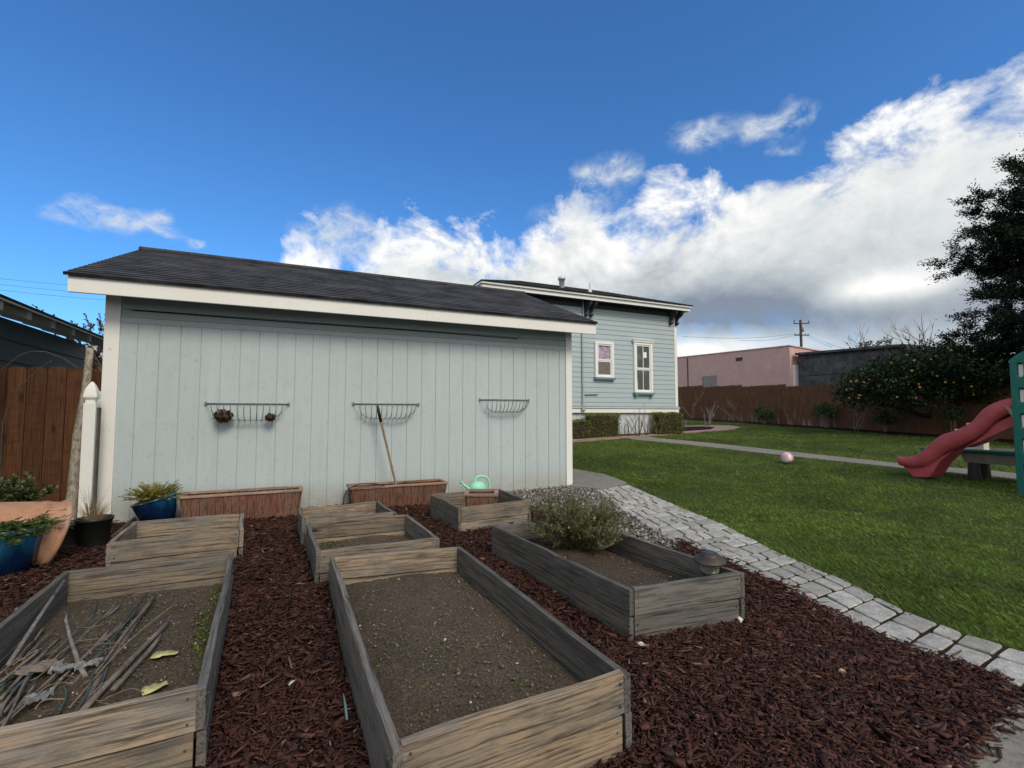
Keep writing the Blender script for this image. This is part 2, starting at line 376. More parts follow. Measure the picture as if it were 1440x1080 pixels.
m_bluepl = mat_plain('blue_plastic', (.02, .07, .16), .45, .2)
m_redpl = mat_plain('faded_red_plastic', (.42, .075, .088), .45, .18, 5, .12, .4)
m_greenpl = mat_plain('teal_green_plastic', (.008, .135, .115), .45, .12, 4, .08)
m_greypl = mat_plain('grey_plastic', (.30, .285, .265), .6, .12)
m_darkpl = mat_plain('dark_grey_plastic', (.05, .05, .05), .6, .12)
m_cream = mat_plain('cream_plastic', (.58, .55, .45), .5, .08)
m_pinkball = None
def mat_ball():
    t = NT('pink_white_ball'); v = t.co(); n = t.voro(v, 9, out='Color'); s = t.sep(n)[0]
    c = t.ramp(s, [(.0, (.60, .34, .42)), (.34, (.62, .38, .45)), (.36, (.75, .68, .70)), (.75, (.78, .74, .72)), (.77, (.33, .18, .42))], 'CONSTANT')
    c = t.mix(t.ramp(t.noise(v, 20, 4), [(.5, 0.0), (.7, .5)]), c, (.35, .3, .25)); t.base(c); t.rough(.5); return t.mat
m_pinkball = mat_ball()
m_wire = mat_plain('painted_wire', (.20, .235, .22), .5, .4, 30, 0)
m_rustwire = mat_plain('dark_wire', (.055, .05, .045), .6, .4, 30, 0)
m_galv = mat_plain('galvanised_metal', (.60, .61, .62), .4, .15, 9, .05, .5, .25)
m_conduit = mat_plain('conduit_paint', (.30, .37, .38), .55, .15)
m_bronze = mat_plain('weathered_brown_metal', (.055, .042, .038), .55, .4, 25, .2, .4, .2)
m_solar = mat_plain('solar_cell', (.02, .026, .035), .32, .2, 3, 0, .4)
m_lens = mat_plain('clear_ribbed_plastic', (.16, .18, .15), .2, .2, 20, 0, .6)
m_coco = mat_plain('coco_fibre', (.07, .042, .03), .95, .6, 30, 1.0, .1, bsc=120)
def mat_bark(name, a, b, sc=(10, 10, 2)):
    t = NT(name); v = t.co(scale=sc); n = t.noise(v, 1.5, 7, .75); c = t.ramp(n, [(.35, a), (.62, b)]); t.base(c); t.rough(.9); t.spec(.2); t.bump(n, .7, .02); return t.mat
m_bark = mat_bark('dark_bark', (.02, .015, .012), (.06, .047, .038))
m_paleb = mat_bark('pale_bark', (.12, .11, .10), (.30, .28, .26))
m_twig = mat_bark('dry_twig', (.10, .075, .05), (.24, .18, .125))
m_birch = mat_bark('mottled_pale_log', (.11, .085, .06), (.46, .43, .37), (22, 22, 9))
m_straw = mat_bark('dry_straw', (.20, .145, .08), (.34, .26, .155))
m_gstake = mat_plain('green_coated_stake', (.045, .068, .062), .45, .5, 12, .1)
m_bstake = mat_bark('old_wood_stake', (.08, .068, .056), (.23, .195, .165), (5, 5, 5))
m_clear = mat_plain('cloudy_plastic_film', (.17, .18, .18), .25, .2, 20, .3, .6)
m_yleaf = mat_plain('yellowed_leaf', (.55, .50, .20), .6, .3, 40, .2)
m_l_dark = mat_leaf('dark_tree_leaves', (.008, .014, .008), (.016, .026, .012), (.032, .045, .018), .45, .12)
m_l_citrus = mat_leaf('citrus_leaves', (.015, .030, .009), (.028, .050, .014), (.06, .09, .026), .4, .15, 1.2)
m_fruit = mat_plain('yellow_orange_fruit', (.36, .22, .07), .5, .3)
m_l_hedge = mat_leaf('boxwood_leaves', (.09, .12, .022), (.18, .205, .042), (.29, .28, .07), .5, .2)
m_l_rosem = mat_leaf('grey_green_leaves', (.075, .088, .036), (.145, .155, .066), (.25, .225, .12), .6, .2)
m_l_fern = mat_leaf('yellow_green_fern', (.10, .14, .025), (.26, .27, .04), (.42, .22, .04), .55, .3)
m_l_junip = mat_leaf('juniper_sprays', (.035, .075, .018), (.075, .125, .028), (.14, .16, .04), .55, .2)
m_l_shrub = mat_leaf('dull_shrub_leaves', (.045, .07, .026), (.09, .12, .045), (.15, .17, .08), .5, .2)
m_l_purple = mat_leaf('purple_brown_leaves', (.05, .035, .04), (.11, .08, .08), (.14, .13, .08), .6, .2)
m_l_weed = mat_leaf('small_weed_leaves', (.06, .10, .02), (.12, .17, .035), (.22, .22, .06), .5, .3)
def mat_glass():
    t = NT('window_glass'); t.base((.10, .11, .105)); t.rough(.05); t.spec(.9); return t.mat
m_glass = mat_glass()
m_curtain = mat_plain('lilac_curtain', (.42, .34, .46), .9, .5, 7, 0)
m_screen = mat_plain('insect_screen', (.15, .14, .13), .7, .3, 9, .1)
m_inside = mat_plain('dim_room', (.09, .09, .085), .9, .3, 2, 0)
m_polew = mat_bark('pole_wood', (.05, .04, .035), (.11, .09, .075))
m_cable = mat_plain('black_cable', (.02, .02, .022), .6, .1, 5, 0)

# ------------------------------------------------------------------ world, sun, camera
def make_world():
    w = bpy.data.worlds.new('World'); S.world = w; w.use_nodes = True; nt = w.node_tree; nt.nodes.clear()
    T = NT.__new__(NT); T.t = nt
    out = T.n('ShaderNodeOutputWorld'); bg = T.n('ShaderNodeBackground'); T.l(bg.outputs[0], out.inputs[0]); bg.inputs[1].default_value = .1
    sky = T.n('ShaderNodeTexSky', sky_type='NISHITA'); sky.sun_disc = False; sky.sun_elevation = SUN_EL; sky.sun_rotation = SUN_ROT
    sky.altitude = 30; sky.air_density = 1.0; sky.dust_density = .4; sky.ozone_density = 2.5
    gam = T.mix(1.0, sky.outputs[0], (SKYT[0], SKYT[1], SKYT[2]), 'MULTIPLY')
    d = T.n('ShaderNodeTexCoord').outputs['Generated']; x, y, z = T.sep(d)
    u = T.math('ARCTAN2', x, y); hh = T.math('SQRT', T.math('ADD', T.math('MULTIPLY', x, x), T.math('MULTIPLY', y, y)))
    t = T.math('DIVIDE', z, T.math('MAXIMUM', hh, .05))
    un = T.math('ADD', T.math('DIVIDE', u, 2 * PI), .5)
    fc = T.n('ShaderNodeFloatCurve'); T.l(un, fc.inputs[1]); cv = fc.mapping.curves[0]
    def ut(px, py):
        q = ray(px, py); return math.atan2(q.x, q.y), q.z / math.hypot(q.x, q.y)
    top = [(380, 440), (430, 374), (480, 388), (540, 340), (640, 328), (720, 352), (770, 335), (820, 300), (870, 335), (935, 296), (1000, 312), (1040, 300), (1100, 250), (1180, 228), (1250, 205), (1340, 172), (1440, 136)]
    P = [(.0, .95), (.15, .95), (.28, .8), (.36, .35), (.415, .01)] + [((a / (2 * PI)) + .5, b * .5) for a, b in (ut(*p) for p in top)] + [(.78, .55), (.86, .85), (1, .95)]  # unseen clouds beside and behind the camera, added for neutral fill light
    cv.points[0].location = P[0]; cv.points[-1].location = P[-1]
    for p in P[1:-1]: cv.points.new(*p)
    fc.mapping.update()
    Tt = T.math('MULTIPLY', fc.outputs[0], 2.0)
    mp = T.n('ShaderNodeMapping'); T.l(d, mp.inputs[0]); mp.inputs['Scale'].default_value = (1, 1, 1.35); dv = mp.outputs[0]
    nb = T.noise(dv, 7, 10, .62, .25); nf = T.noise(dv, 2.6, 6, .55)
    mo = T.n('ShaderNodeMapping'); T.l(d, mo.inputs[0]); mo.inputs['Scale'].default_value = (1, 1, 1.35); mo.inputs['Location'].default_value = (.02, .0, -.035)
    nb2 = T.noise(mo.outputs[0], 7, 8, .62, .25)
    depth = T.math('SUBTRACT', Tt, t)
    m = T.math('ADD', T.math('MULTIPLY', depth, 8.5), T.math('MULTIPLY', T.math('SUBTRACT', nb, .5), 4.4))
    mask = T.ramp(T.math('ADD', T.math('MULTIPLY', m, .5), .5), [(.30, 0.0), (.46, .45), (.60, .9), (.72, 1.0)])
    def gauss(px, py, a, b):
        u0, t0 = ut(px, py)
        q = T.math('ADD', T.math('POWER', T.math('DIVIDE', T.math('SUBTRACT', u, u0), a), 2.0), T.math('POWER', T.math('DIVIDE', T.math('SUBTRACT', t, t0), b), 2.0))
        return T.math('EXPONENT', T.math('MULTIPLY', q, -1.0))
    nwp = T.n('ShaderNodeTexNoise'); T.l(dv, nwp.inputs['Vector']); nwp.inputs['Scale'].default_value = 11; nwp.inputs['Detail'].default_value = 5
    wx, wy, wz = T.sep(nwp.outputs['Color']); u0_, t0_ = u, t
    u = T.math('ADD', u, T.math('MULTIPLY', T.math('SUBTRACT', wx, .5), .16)); t = T.math('ADD', t, T.math('MULTIPLY', T.math('SUBTRACT', wy, .5), .11))
    sm = None
    for px, py, a, b, k in ((1000, 184, .060, .022, 1.1), (1090, 176, .036, .032, 1.3), (852, 243, .055, .034, 1.3), (812, 300, .08, .04, .75), (125, 303, .055, .020, 1.1), (222, 318, .03, .016, 1.0), (490, 325, .045, .034, 1.9), (278, 342, .018, .016, 1.0), (1085, 222, .02, .01, .7), (470, 335, .05, .03, .5), (80, 296, .02, .014, .8)):
        g = T.math('MULTIPLY', gauss(px, py, a, b), k); sm = g if sm is None else T.math('ADD', sm, g)
    nw = T.noise(dv, 17, 10, .68, .4)
    sm = T.math('MULTIPLY', T.ramp(sm, [(.12, 0.0), (.75, .85)]), T.ramp(nw, [(.36, 0.0), (.60, 1.0)]))
    u, t = u0_, t0_
    gap = T.math('MULTIPLY', T.math('ADD', gauss(1010, 462, .11, .022), T.math('MULTIPLY', gauss(1180, 480, .12, .02), .6)), T.ramp(nb2, [(.36, 1.0), (.58, .1)]))
    mask = T.math('MULTIPLY', mask, T.math('SUBTRACT', 1.0, T.math('MINIMUM', T.math('MULTIPLY', gap, 1.0), 1.0)))
    # body tone: bright sunlit tops, grey bases deeper in the bank
    lit = T.math('SUBTRACT', nb2, nb)
    dd = T.math('ADD', T.math('ADD', depth, T.math('MULTIPLY', T.math('SUBTRACT', nf, .5), .30)), T.math('MULTIPLY', lit, .55))
    low = gauss(1000, 490, .30, .035); pat = gauss(1240, 408, .10, .032); dk = T.math('ADD', gauss(1200, 440, .30, .055), T.math('MULTIPLY', gauss(1010, 425, .16, .045), .9)); pat2 = gauss(600, 370, .35, .10)
    fv = T.math('EXPONENT', T.math('MULTIPLY', T.math('POWER', T.math('DIVIDE', T.math('SUBTRACT', u, .5), .85), 2.0), -1.0)); dd = T.math('ADD', T.math('MULTIPLY', dd, fv), T.math('MULTIPLY', dk, .26)); dd = T.math('SUBTRACT', dd, T.math('ADD', T.math('ADD', T.math('MULTIPLY', low, .34), T.math('MULTIPLY', pat, .42)), T.math('MULTIPLY', pat2, .06)))  # fv keeps the added clouds out of view bright
    cc = T.ramp(T.math('ADD', T.math('MULTIPLY', dd, 1.6), .2), [(.06, (7.2, 7.1, 6.9)), (.28, (5.1, 5.3, 5.35)), (.50, (3.4, 3.7, 3.95)), (.85, (1.6, 1.95, 2.5))])
    c = T.mix(mask, gam, cc); c = T.mix(T.math('MULTIPLY', sm, .95), c, (4.6, 5.0, 5.4))
    T.l(c, bg.inputs[0])
SUN_EL = R(42); SUN_ROT = R(172); SKYT = (.40, .79, 1.16)
make_world()
sd = bpy.data.lights.new('sun', 'SUN'); sd.energy = 1.5; sd.angle = R(22); sd.color = (1, .88, .72)
so = bpy.data.objects.new('sun', sd); COL.objects.link(so); so.location = (0, 0, 30)
sv = Vector((math.sin(SUN_ROT) * math.cos(SUN_EL), math.cos(SUN_ROT) * math.cos(SUN_EL), math.sin(SUN_EL)))
so.rotation_euler = sv.to_track_quat('Z', 'Y').to_euler()
cd = bpy.data.cameras.new('camera'); cam = bpy.data.objects.new('camera', cd); COL.objects.link(cam)
cam.location = EYE; cam.rotation_euler = (PI / 2 + pitch, 0, -yaw); cd.sensor_width = 36; cd.lens = F / 1440 * 36; cd.clip_end = 2000; cd.clip_start = .02
S.camera = cam
S.view_settings.view_transform = 'Standard'; S.view_settings.look = 'None'; S.view_settings.gamma = 1; S.view_settings.exposure = 0.6; S.view_settings.use_curve_mapping = False
S.cycles.use_denoising = True
S.cycles.max_bounces = 6; S.cycles.diffuse_bounces = 3; S.cycles.transparent_max_bounces = 6

# ------------------------------------------------------------------ ground sheets
def inpoly(x, y, P):
    c = False; n = len(P); j = n - 1
    for i in range(n):
        if (P[i][1] > y) != (P[j][1] > y) and x < (P[j][0] - P[i][0]) * (y - P[i][1]) / (P[j][1] - P[i][1]) + P[i][0]: c = not c
        j = i
    return c
def np_inpoly(X, Y, P):
    c = np.zeros(len(X), bool); n = len(P); j = n - 1
    for i in range(n):
        yi, yj, xi, xj = P[i][1], P[j][1], P[i][0], P[j][0]
        if yi != yj:
            k = ((yi > Y) != (yj > Y)) & (X < (xj - xi) * (Y - yi) / (yj - yi) + xi); c ^= k
        j = i
    return c
def np_gz(X, Y):
    t = np.clip(X * fh[0] + Y * fh[1] - 6.0, 0, 22); return .047 * (t * t / (t + 1.2))
def np_mz(X, Y):
    def ss(a, b, t):
        t = np.clip((t - a) / (b - a), 0, 1); return t * t * (3 - 2 * t)
    k = .055 * ss(2.4, 3.4, Y) * (1 - ss(4.9, 6.0, Y)) * np.where(X < 1.25, 1, .55)
    return .025 + k + .012 * np.sin(3.1 * X + 1.7 * Y) * np.sin(2.3 * Y - X) + np_gz(X, Y)
def sheet(name, P, zf, off, mat, step=.25, kind='structure', thick=.0):
    """a sheet of ground inside polygon P draped over the height zf"""
    bm = bmesh.new(); vs = [bm.verts.new((p[0], p[1], 0)) for p in P]; bm.faces.new(vs)
    xs = [p[0] for p in P]; ys = [p[1] for p in P]
    k = math.ceil(min(xs) / step) * step
    while k < max(xs):
        bmesh.ops.bisect_plane(bm, geom=bm.verts[:] + bm.edges[:] + bm.faces[:], plane_co=(k, 0, 0), plane_no=(1, 0, 0)); k += step
    k = math.ceil(min(ys) / step) * step
    while k < max(ys):
        bmesh.ops.bisect_plane(bm, geom=bm.verts[:] + bm.edges[:] + bm.faces[:], plane_co=(0, k, 0), plane_no=(0, 1, 0)); k += step
    for v in bm.verts: v.co.z = zf(v.co.x, v.co.y) + off
    if thick:
        r = bmesh.ops.extrude_face_region(bm, geom=bm.faces[:]); 
        for e in r['geom']:
            if isinstance(e, bmesh.types.BMVert): e.co.z -= thick
    bmesh.ops.recalc_face_normals(bm, faces=bm.faces)
    if not thick:
        for f in bm.faces:
            if f.normal.z < 0: f.normal_flip()
    me = bpy.data.meshes.new(name); bm.to_mesh(me); bm.free()
    me.polygons.foreach_set('use_smooth', [True] * len(me.polygons)) if not thick else None
    return setp(link(name, me, mat), kind=kind)

sheet('ground', [(-300, -300), (300, -300), (300, 300), (-300, 300)], lambda x, y: gz(x, y) - .03, 0, m_dirt, 10) if False else None
def ground():
    xs = sorted(set([-400, -200, -100, -50, -30] + list(range(-20, 41, 1)) + [50, 70, 100, 200, 400]))
    v = [(x, y, gz(x, y) - .035) for y in xs for x in xs]; n = len(xs)
    mb = MB(); mb.add(v, [(j * n + i, j * n + i + 1, (j + 1) * n + i + 1, (j + 1) * n + i) for j in range(n - 1) for i in range(n - 1)])
    setp(mb.build('ground', m_dirt, smooth=True), kind='structure')
ground()
PL = [Zp(*p) for p in ((1021, 793), (1081, 819), (1126, 841), (1166, 863), (1234, 895.6), (1295, 920), (1396, 952))]
PL = [(4.30, 6.25), (3.60, 4.42), (3.30, 3.5)] + [(p.x, p.y) for p in PL] + [(2.9, .6), (2.9, -.5)]
PR = [Gp(*p) for p in ((884, 678), (960, 715), (1013, 736.5), (1101, 781), (1194, 821), (1263, 857), (1367, 897.6), (1440, 918))]
PR = [(p.x, p.y) for p in PR]; PR[0] = (5.05, 6.45); PR += [(3.55, .6), (3.6, -.5)]
print('PL', PL, 'PR', PR)
pathpoly = PL + PR[::-1]
mulch_poly = [(-2.9, -1.2), (1.2, -1.2), (1.6, .80), (2.08, .93), (2.5, .97), (2.82, 1.03)] + PL[:10][::-1][:8] + [(3.10, 3.25), (2.85, 3.5), (2.8, 4.5), (2.85, 5.6), (2.75, 6.72), (-2.9, 6.72)]
gravel_poly = [(2.6, 6.70), (4.0, 6.70), (4.25, 6.33), (4.3, 6.25), (3.60, 4.42), (3.30, 3.5), (3.19, 2.93), (2.98, 3.2), (2.75, 3.5), (2.7, 4.5), (2.75, 5.6)]
lawn_poly = PR[::-1] + [(5.0, 6.9), (4.6, 8.2), (4.6, 12.5), (8.0, 12.6), (10.0, 13.1), (13, 13.4), (16.0, 13.8), (17.6, 14.9), (16.6, 15.8), (13.3, 15.6), (13.2, 22), (19.9, 22), (19.9, -2), (3.6, -2)]
sheet('mulch_ground', mulch_poly, mz, -.012, m_mulchbase, .2, 'structure')
sheet('gravel_ground', gravel_poly, gz, .008, m_gravelbase, .3, 'structure')
sheet('lawn', lawn_poly, gz, .0, m_turf, .6, 'structure')
sheet('path_bedding', pathpoly, gz, .002, m_joint, .4, 'structure')
slab = sheet('concrete_slab', [(4.22, 6.73), (4.0, 6.62), (4.32, 6.27), (5.05, 6.47), (5.2, 7.3), (4.9, 8.4), (4.3, 8.6), (4.22, 8.6)], gz, .035, m_concrete, .5, 'structure', .08)
sl2 = [Zp(*p) for p in ((1450, 985), (1424, 990), (1408, 1015), (1385, 1035), (1345, 1062), (1310, 1095))]
sheet('concrete_walk', [(4.4, .0), (3.6, .95)] + [(p.x, p.y) for p in sl2] + [(1.7, -.4), (4.4, -.4)], gz, .016, m_concrete, .5, 'structure', .05)
# long concrete path across the lawn, laid as slabs
cN = [Gp(*p) for p in ((893, 619), (960, 625.5), (1106, 642), (1285, 661), (1400, 672))]; cF = [Gp(*p) for p in ((925, 617), (1000, 624), (1106, 635.5), (1265, 653), (1400, 664))]
cN = [(p.x, p.y) for p in cN]; cF = [(p.x, p.y) for p in cF]
ax = (cN[-1][0] - cN[0][0], cN[-1][1] - cN[0][1])
cN.append((cN[-1][0] + .35, -3)); cF.append((cF[-1][0] + .3, -3)); cN.insert(0, (9.9, 13.0)); cF.insert(0, (10.9, 13.1))
sheet('concrete_path', cN + cF[::-1], gz, .022, m_concrete, 1.2, 'structure', .06)
bN = [(6.5, 12.3), (8.2, 12.35), (10.1, 12.75), (13.3, 13.3), (15.8, 13.6), (17.3, 14.5)]; bF = [(6.5, 12.95), (8.4, 13.0), (10.3, 13.28), (13.2, 13.75), (15.0, 14.0), (15.9, 14.6)]
bl = [(17.5, 15.3), (16.6, 15.9), (13.0, 15.7)]; bl2 = [(15.7, 15.1), (15.2, 15.25), (13.0, 15.2)]
sheet('brick_edged_path', bN + bl + bl2[::-1] + bF[::-1], gz, .03, m_brickpath, .8, 'structure', .06)
sheet('house_bed_mulch', bF + bl2 + [(12.9, 13.6), (6.5, 13.6)], gz, .05, m_mulchbase, .8, 'structure')
sheet('fence_bed_mulch', [(19.2, 22), (19.3, 14), (19.2, 8), (19.3, 0), (20.6, 0), (20.6, 22)], gz, .02, m_mulchbase, .9, 'structure')

# pavers: ashlar courses laid along the path
def pavers():
    n = 60; A = []; B = []
    def res(P, n):
        d = [0]
        for a, b in zip(P, P[1:]): d.append(d[-1] + math.dist(a, b))
        o = []
        for i in range(n + 1):
            s = d[-1] * i / n; k = max(j for j in range(len(d)) if d[j] <= s + 1e-9); k = min(k, len(P) - 2)
            f = (s - d[k]) / max(1e-6, d[k + 1] - d[k]); o.append((P[k][0] + (P[k + 1][0] - P[k][0]) * f, P[k][1] + (P[k + 1][1] - P[k][1]) * f))
        return o, d[-1]
    A, la = res(PL, n); B, lb = res(PR, n); L = (la + lb) / 2
    def pt(s, w):
        q = min(max(s / L * n, 0), n - 1e-6); k = int(q); f = q - k
        a = [A[k][i] + (A[k + 1][i] - A[k][i]) * f for i in (0, 1)]; b = [B[k][i] + (B[k + 1][i] - B[k][i]) * f for i in (0, 1)]
        return a[0] + (b[0] - a[0]) * w, a[1] + (b[1] - a[1]) * w
    rnd = random.Random(5); mb = MB(); s = .02
    while s < L - .1:
        rl = rnd.choice((.13, .16, .19, .22)); ww_ = math.dist(pt(s, 0), pt(s, 1)); cells = []; w_ = rnd.choice((0, 0, -.12))
        while w_ < .999:
            st_ = rnd.choice((.13, .17, .21, .27)) / ww_; e_ = w_ + st_
            if e_ > .88: e_ = 1.0
            cells.append((max(w_, 0), e_, 0, 1)); w_ = e_
        for w0, w1, s0, s1 in cells:
            g = .011; ww = ww_
            c = [pt(s + rl * s0 + g, w0 + g / ww), pt(s + rl * s0 + g, w1 - g / ww), pt(s + rl * s1 - g, w1 - g / ww), pt(s + rl * s1 - g, w0 + g / ww)]
            c = [(x + rnd.uniform(-.007, .007), y + rnd.uniform(-.007, .007)) for x, y in c]
            # rounded, chipped outline
            out = []
            for i in range(4):
                p0, p1, p2 = Vector(c[i - 1]), Vector(c[i]), Vector(c[(i + 1) % 4])
                r1 = rnd.uniform(.005, .018); a = p1 + (p0 - p1).normalized() * r1; b = p1 + (p2 - p1).normalized() * rnd.uniform(.005, .018)
                out += [a, b]; 
                m_ = (p1 + p2) / 2; nn = Vector((-(p2 - p1).y, (p2 - p1).x)).normalized(); out.append(m_ + nn * rnd.uniform(-.004, .004))
            h = rnd.uniform(.008, .014); tx, ty = rnd.uniform(-.012, .012), rnd.uniform(-.012, .012)
            cx = sum(p.x for p in out) / len(out); cy = sum(p.y for p in out) / len(out); k = len(out)
            tz = lambda p: gz(p.x, p.y) + h + tx * (p.x - cx) + ty * (p.y - cy)
            inn = [Vector((cx + (p.x - cx) * .955, cy + (p.y - cy) * .955)) for p in out]
            mid = [Vector((cx + (p.x - cx) * .5 + rnd.uniform(-.01, .01), cy + (p.y - cy) * .5 + rnd.uniform(-.01, .01))) for p in out]
            vs = [(p.x, p.y, gz(p.x, p.y) - .02) for p in out] + [(p.x, p.y, tz(p) - .006) for p in out] + [(p.x, p.y, tz(p)) for p in inn] + [(p.x, p.y, tz(p) + rnd.uniform(-.001, .002)) for p in mid]
            fs = [(j * k + i, j * k + (i + 1) % k, (j + 1) * k + (i + 1) % k, (j + 1) * k + i) for j in range(3) for i in range(k)] + [tuple(3 * k + i for i in range(k))]
            mb.add(vs, fs)
        s += rl
    setp(mb.build('paver_path', m_paver), kind='structure')
pavers()

# ------------------------------------------------------------------ raised beds
def board(name, p0, p1, z0, z1, th, mat, parent, side=0, warp=.004):
    """a plank from p0 to p1 (outer face line), thickness th towards the left of p0->p1"""
    a = Vector((p0[0], p0[1], 0)); b = Vector((p1[0], p1[1], 0)); L = (b - a).length; ang = math.atan2(b.y - a.y, b.x - a.x)
    k = max(4, int(L / .12)); mb = MB(); rings = []
    ph = U(0, 6); vs = []
    for i in range(k + 1):
        x = L * i / k; w = warp * math.sin(ph + 2.3 * i / k * 3) + U(-.0012, .0012); t = U(-.0025, .0025) + .003 * math.sin(ph * 2 + 4 * i / k)
        e = U(-.002, .002)
        vs += [(x, w, z0 + U(-.002, .002)), (x, w + th, z0), (x, w + th + U(-.001, .001), z1 + t), (x, w + e, z1 + t + U(-.002, .002))]
    fs = [(0, 1, 2, 3), tuple(k * 4 + j for j in (3, 2, 1, 0))]
    for i in range(k):
        for j in range(4):
            j2 = (j + 1) % 4; fs.append((i * 4 + j, (i + 1) * 4 + j, (i + 1) * 4 + j2, i * 4 + j2))
    zc = (z0 + z1) / 2
    mb.add([(x, y, z - zc) for x, y, z in vs], fs)
    for xq in (.022, L - .022):
        for zq in (-.035, .04):
            yq = -abs(warp) - .0035
            mb.tube([(xq + U(-.004, .004), yq, zq + U(-.008, .008)), (xq, .008, zq)], .0042, 7, mi=1)
    o = mb.build(name, [mat, m_darkpl], parent, local=True)
    o.location = (a.x - parent.location.x, a.y - parent.location.y, zc - parent.location.z); o.rotation_euler = (0, 0, ang)
    return bevel(o, .0035, 2)
def soil_patch(P, zc, mound, mat, parent, rough=.012, seed=0, slope=(0, 0)):
    """P: 4 inner corners"""
    rg = random.Random(seed); n = 46; vs = []; ph = [rg.uniform(0, 6) for _ in range(8)]
    for j in range(n + 1):
        for i in range(n + 1):
            u, v = i / n, j / n
            x = (P[0][0] * (1 - u) + P[1][0] * u) * (1 - v) + (P[3][0] * (1 - u) + P[2][0] * u) * v
            y = (P[0][1] * (1 - u) + P[1][1] * u) * (1 - v) + (P[3][1] * (1 - u) + P[2][1] * u) * v
            z = zc + mound * math.sin(PI * u) ** .6 * math.sin(PI * v) ** .6 + slope[0] * (u - .5) + slope[1] * (v - .5)
            z += .010 * math.sin(5 * u + ph[0]) * math.sin(4 * v + ph[1]) + .006 * math.sin(13 * u + ph[2]) * math.sin(11 * v + ph[3]) + rg.uniform(-1, 1) * rough * .35
            vs.append((x, y, z))
    m = n + 1; mb = MB(); mb.add(vs, [(j * m + i, j * m + i + 1, (j + 1) * m + i + 1, (j + 1) * m + i) for j in range(n) for i in range(n)])
    return mb.build('soil', mat, parent, smooth=True)
STONE_F = [(0, 1, 2), (0, 2, 3), (0, 3, 4), (0, 4, 1), (5, 2, 1), (5, 3, 2), (5, 4, 3), (5, 1, 4)]
def np_stones(X, Y, Zs, size, flat=.6):
    n = len(X); base = np.array([(0, 0, 1), (1, 0, 0), (0, 1, 0), (-1, 0, 0), (0, -1, 0), (0, 0, -1)], float)
    V = np.repeat(base[None], n, 0) * (1 + RNG.uniform(-.35, .35, (n, 6, 1))); sc = size[:, None, None] * np.stack([np.ones(n), RNG.uniform(.6, 1, n), np.full(n, flat)], 1)[:, None, :]
    V = V * sc; a = RNG.uniform(0, 2 * PI, n); c, s_ = np.cos(a), np.sin(a)
    x = V[:, :, 0] * c[:, None] - V[:, :, 1] * s_[:, None]; y = V[:, :, 0] * s_[:, None] + V[:, :, 1] * c[:, None]
    tl = RNG.uniform(-.5, .5, n)[:, None]; z = V[:, :, 2] + x * tl
    return np.stack([x + X[:, None], y + Y[:, None], z + Zs[:, None]], 2)
m_clod = mat_stone('soil_clods', [(0.0, (.06, .045, .032)), (.5, (.135, .105, .074)), (.90, (.215, .17, .122)), (.97, (.24, .21, .17)), (.985, (.50, .47, .42)), (1.0, (.6, .57, .5))])
BEDS = {}
TH = .029
def bed(key, c, label, soil_z, mound, mat_end, mat_side, soilm=m_soil, clods=900, h=.28, slope=(0, 0)):
    """c: NL, NR, FR, FL outer corners"""
    cx = sum(p[0] for p in c) / 4; cy = sum(p[1] for p in c) / 4
    t = thing('raised_bed', (cx, cy, 0), label, 'raised bed', 'weathered plank raised beds in the mulch')
    NL, NR, FR, FL = [Vector(p) for p in c]
    hm = h / 2
    def ins(a, b, d): return a + (b - a).normalized() * d
    for z0, z1, dz in ((-.03, hm - .003, 0), (hm + .003, h, 1)):
        e = U(-.004, .004)
        board('side_board', ins(NL, FL, 0) if True else 0, FL, z0, z1, -TH, mat_side, t) if False else None
        board('side_board', FL, NL, z0, z1 + e, TH, mat_side, t)
        board('side_board', NR, FR, z0, z1 + U(-.004, .004), TH, mat_side, t)
        g = TH + .001
        a, b = ins(NL, NR, g), ins(NR, NL, g + (.0 if dz else U(0, .02)))
        board('end_board', a, b, z0, z1 + .006 * dz, TH, mat_end, t)
        a, b = ins(FR, FL, g), ins(FL, FR, g)
        board('end_board', a, b, z0, z1, TH, mat_end, t)
    I = [NL + (NR - NL).normalized() * .03 + (FL - NL).normalized() * .03, NR + (NL - NR).normalized() * .03 + (FR - NR).normalized() * .03, FR + (FL - FR).normalized() * .03 + (NR - FR).normalized() * .03, FL + (FR - FL).normalized() * .03 + (NL - FL).normalized() * .03]
    s = soil_patch(I, soil_z, mound, soilm, t, seed=len(BEDS), slope=slope)
    n = clods; u = RNG.uniform(.06, .94, n); v = RNG.uniform(.06, .94, n)
    X = (I[0].x * (1 - u) + I[1].x * u) * (1 - v) + (I[3].x * (1 - u) + I[2].x * u) * v; Y = (I[0].y * (1 - u) + I[1].y * u) * (1 - v) + (I[3].y * (1 - u) + I[2].y * u) * v
    Zs = soil_z + mound * np.sin(PI * u) ** .6 * np.sin(PI * v) ** .6 + slope[0] * (u - .5) + slope[1] * (v - .5) + RNG.uniform(-.002, .010, n)
    sz = .0016 + RNG.random(n) ** 7 * .008
    o = np_mesh2('soil_crumbs', np_stones(X, Y, Zs, sz, .8), STONE_F, m_clod, t); o['kind'] = 'stuff'
    BEDS[key] = (t, I, soil_z, mound)
    return t
bed('C', [(.285, 1.42), (1.155, 1.47), (1.13, 3.32), (.265, 3.42)], 'long raised bed of bare raked soil, the middle long bed in the mulch', .110, .075, m_bedwood, m_bedgrey, clods=5200, slope=(0.01, .01))
bed('L', [(-1.10, 1.96), (-.23, 2.0), (-.31, 3.79), (-1.19, 3.78)], 'long raised bed holding a heap of old stakes and twigs', .105, .05, m_bedwood, m_bedgrey, clods=4200)
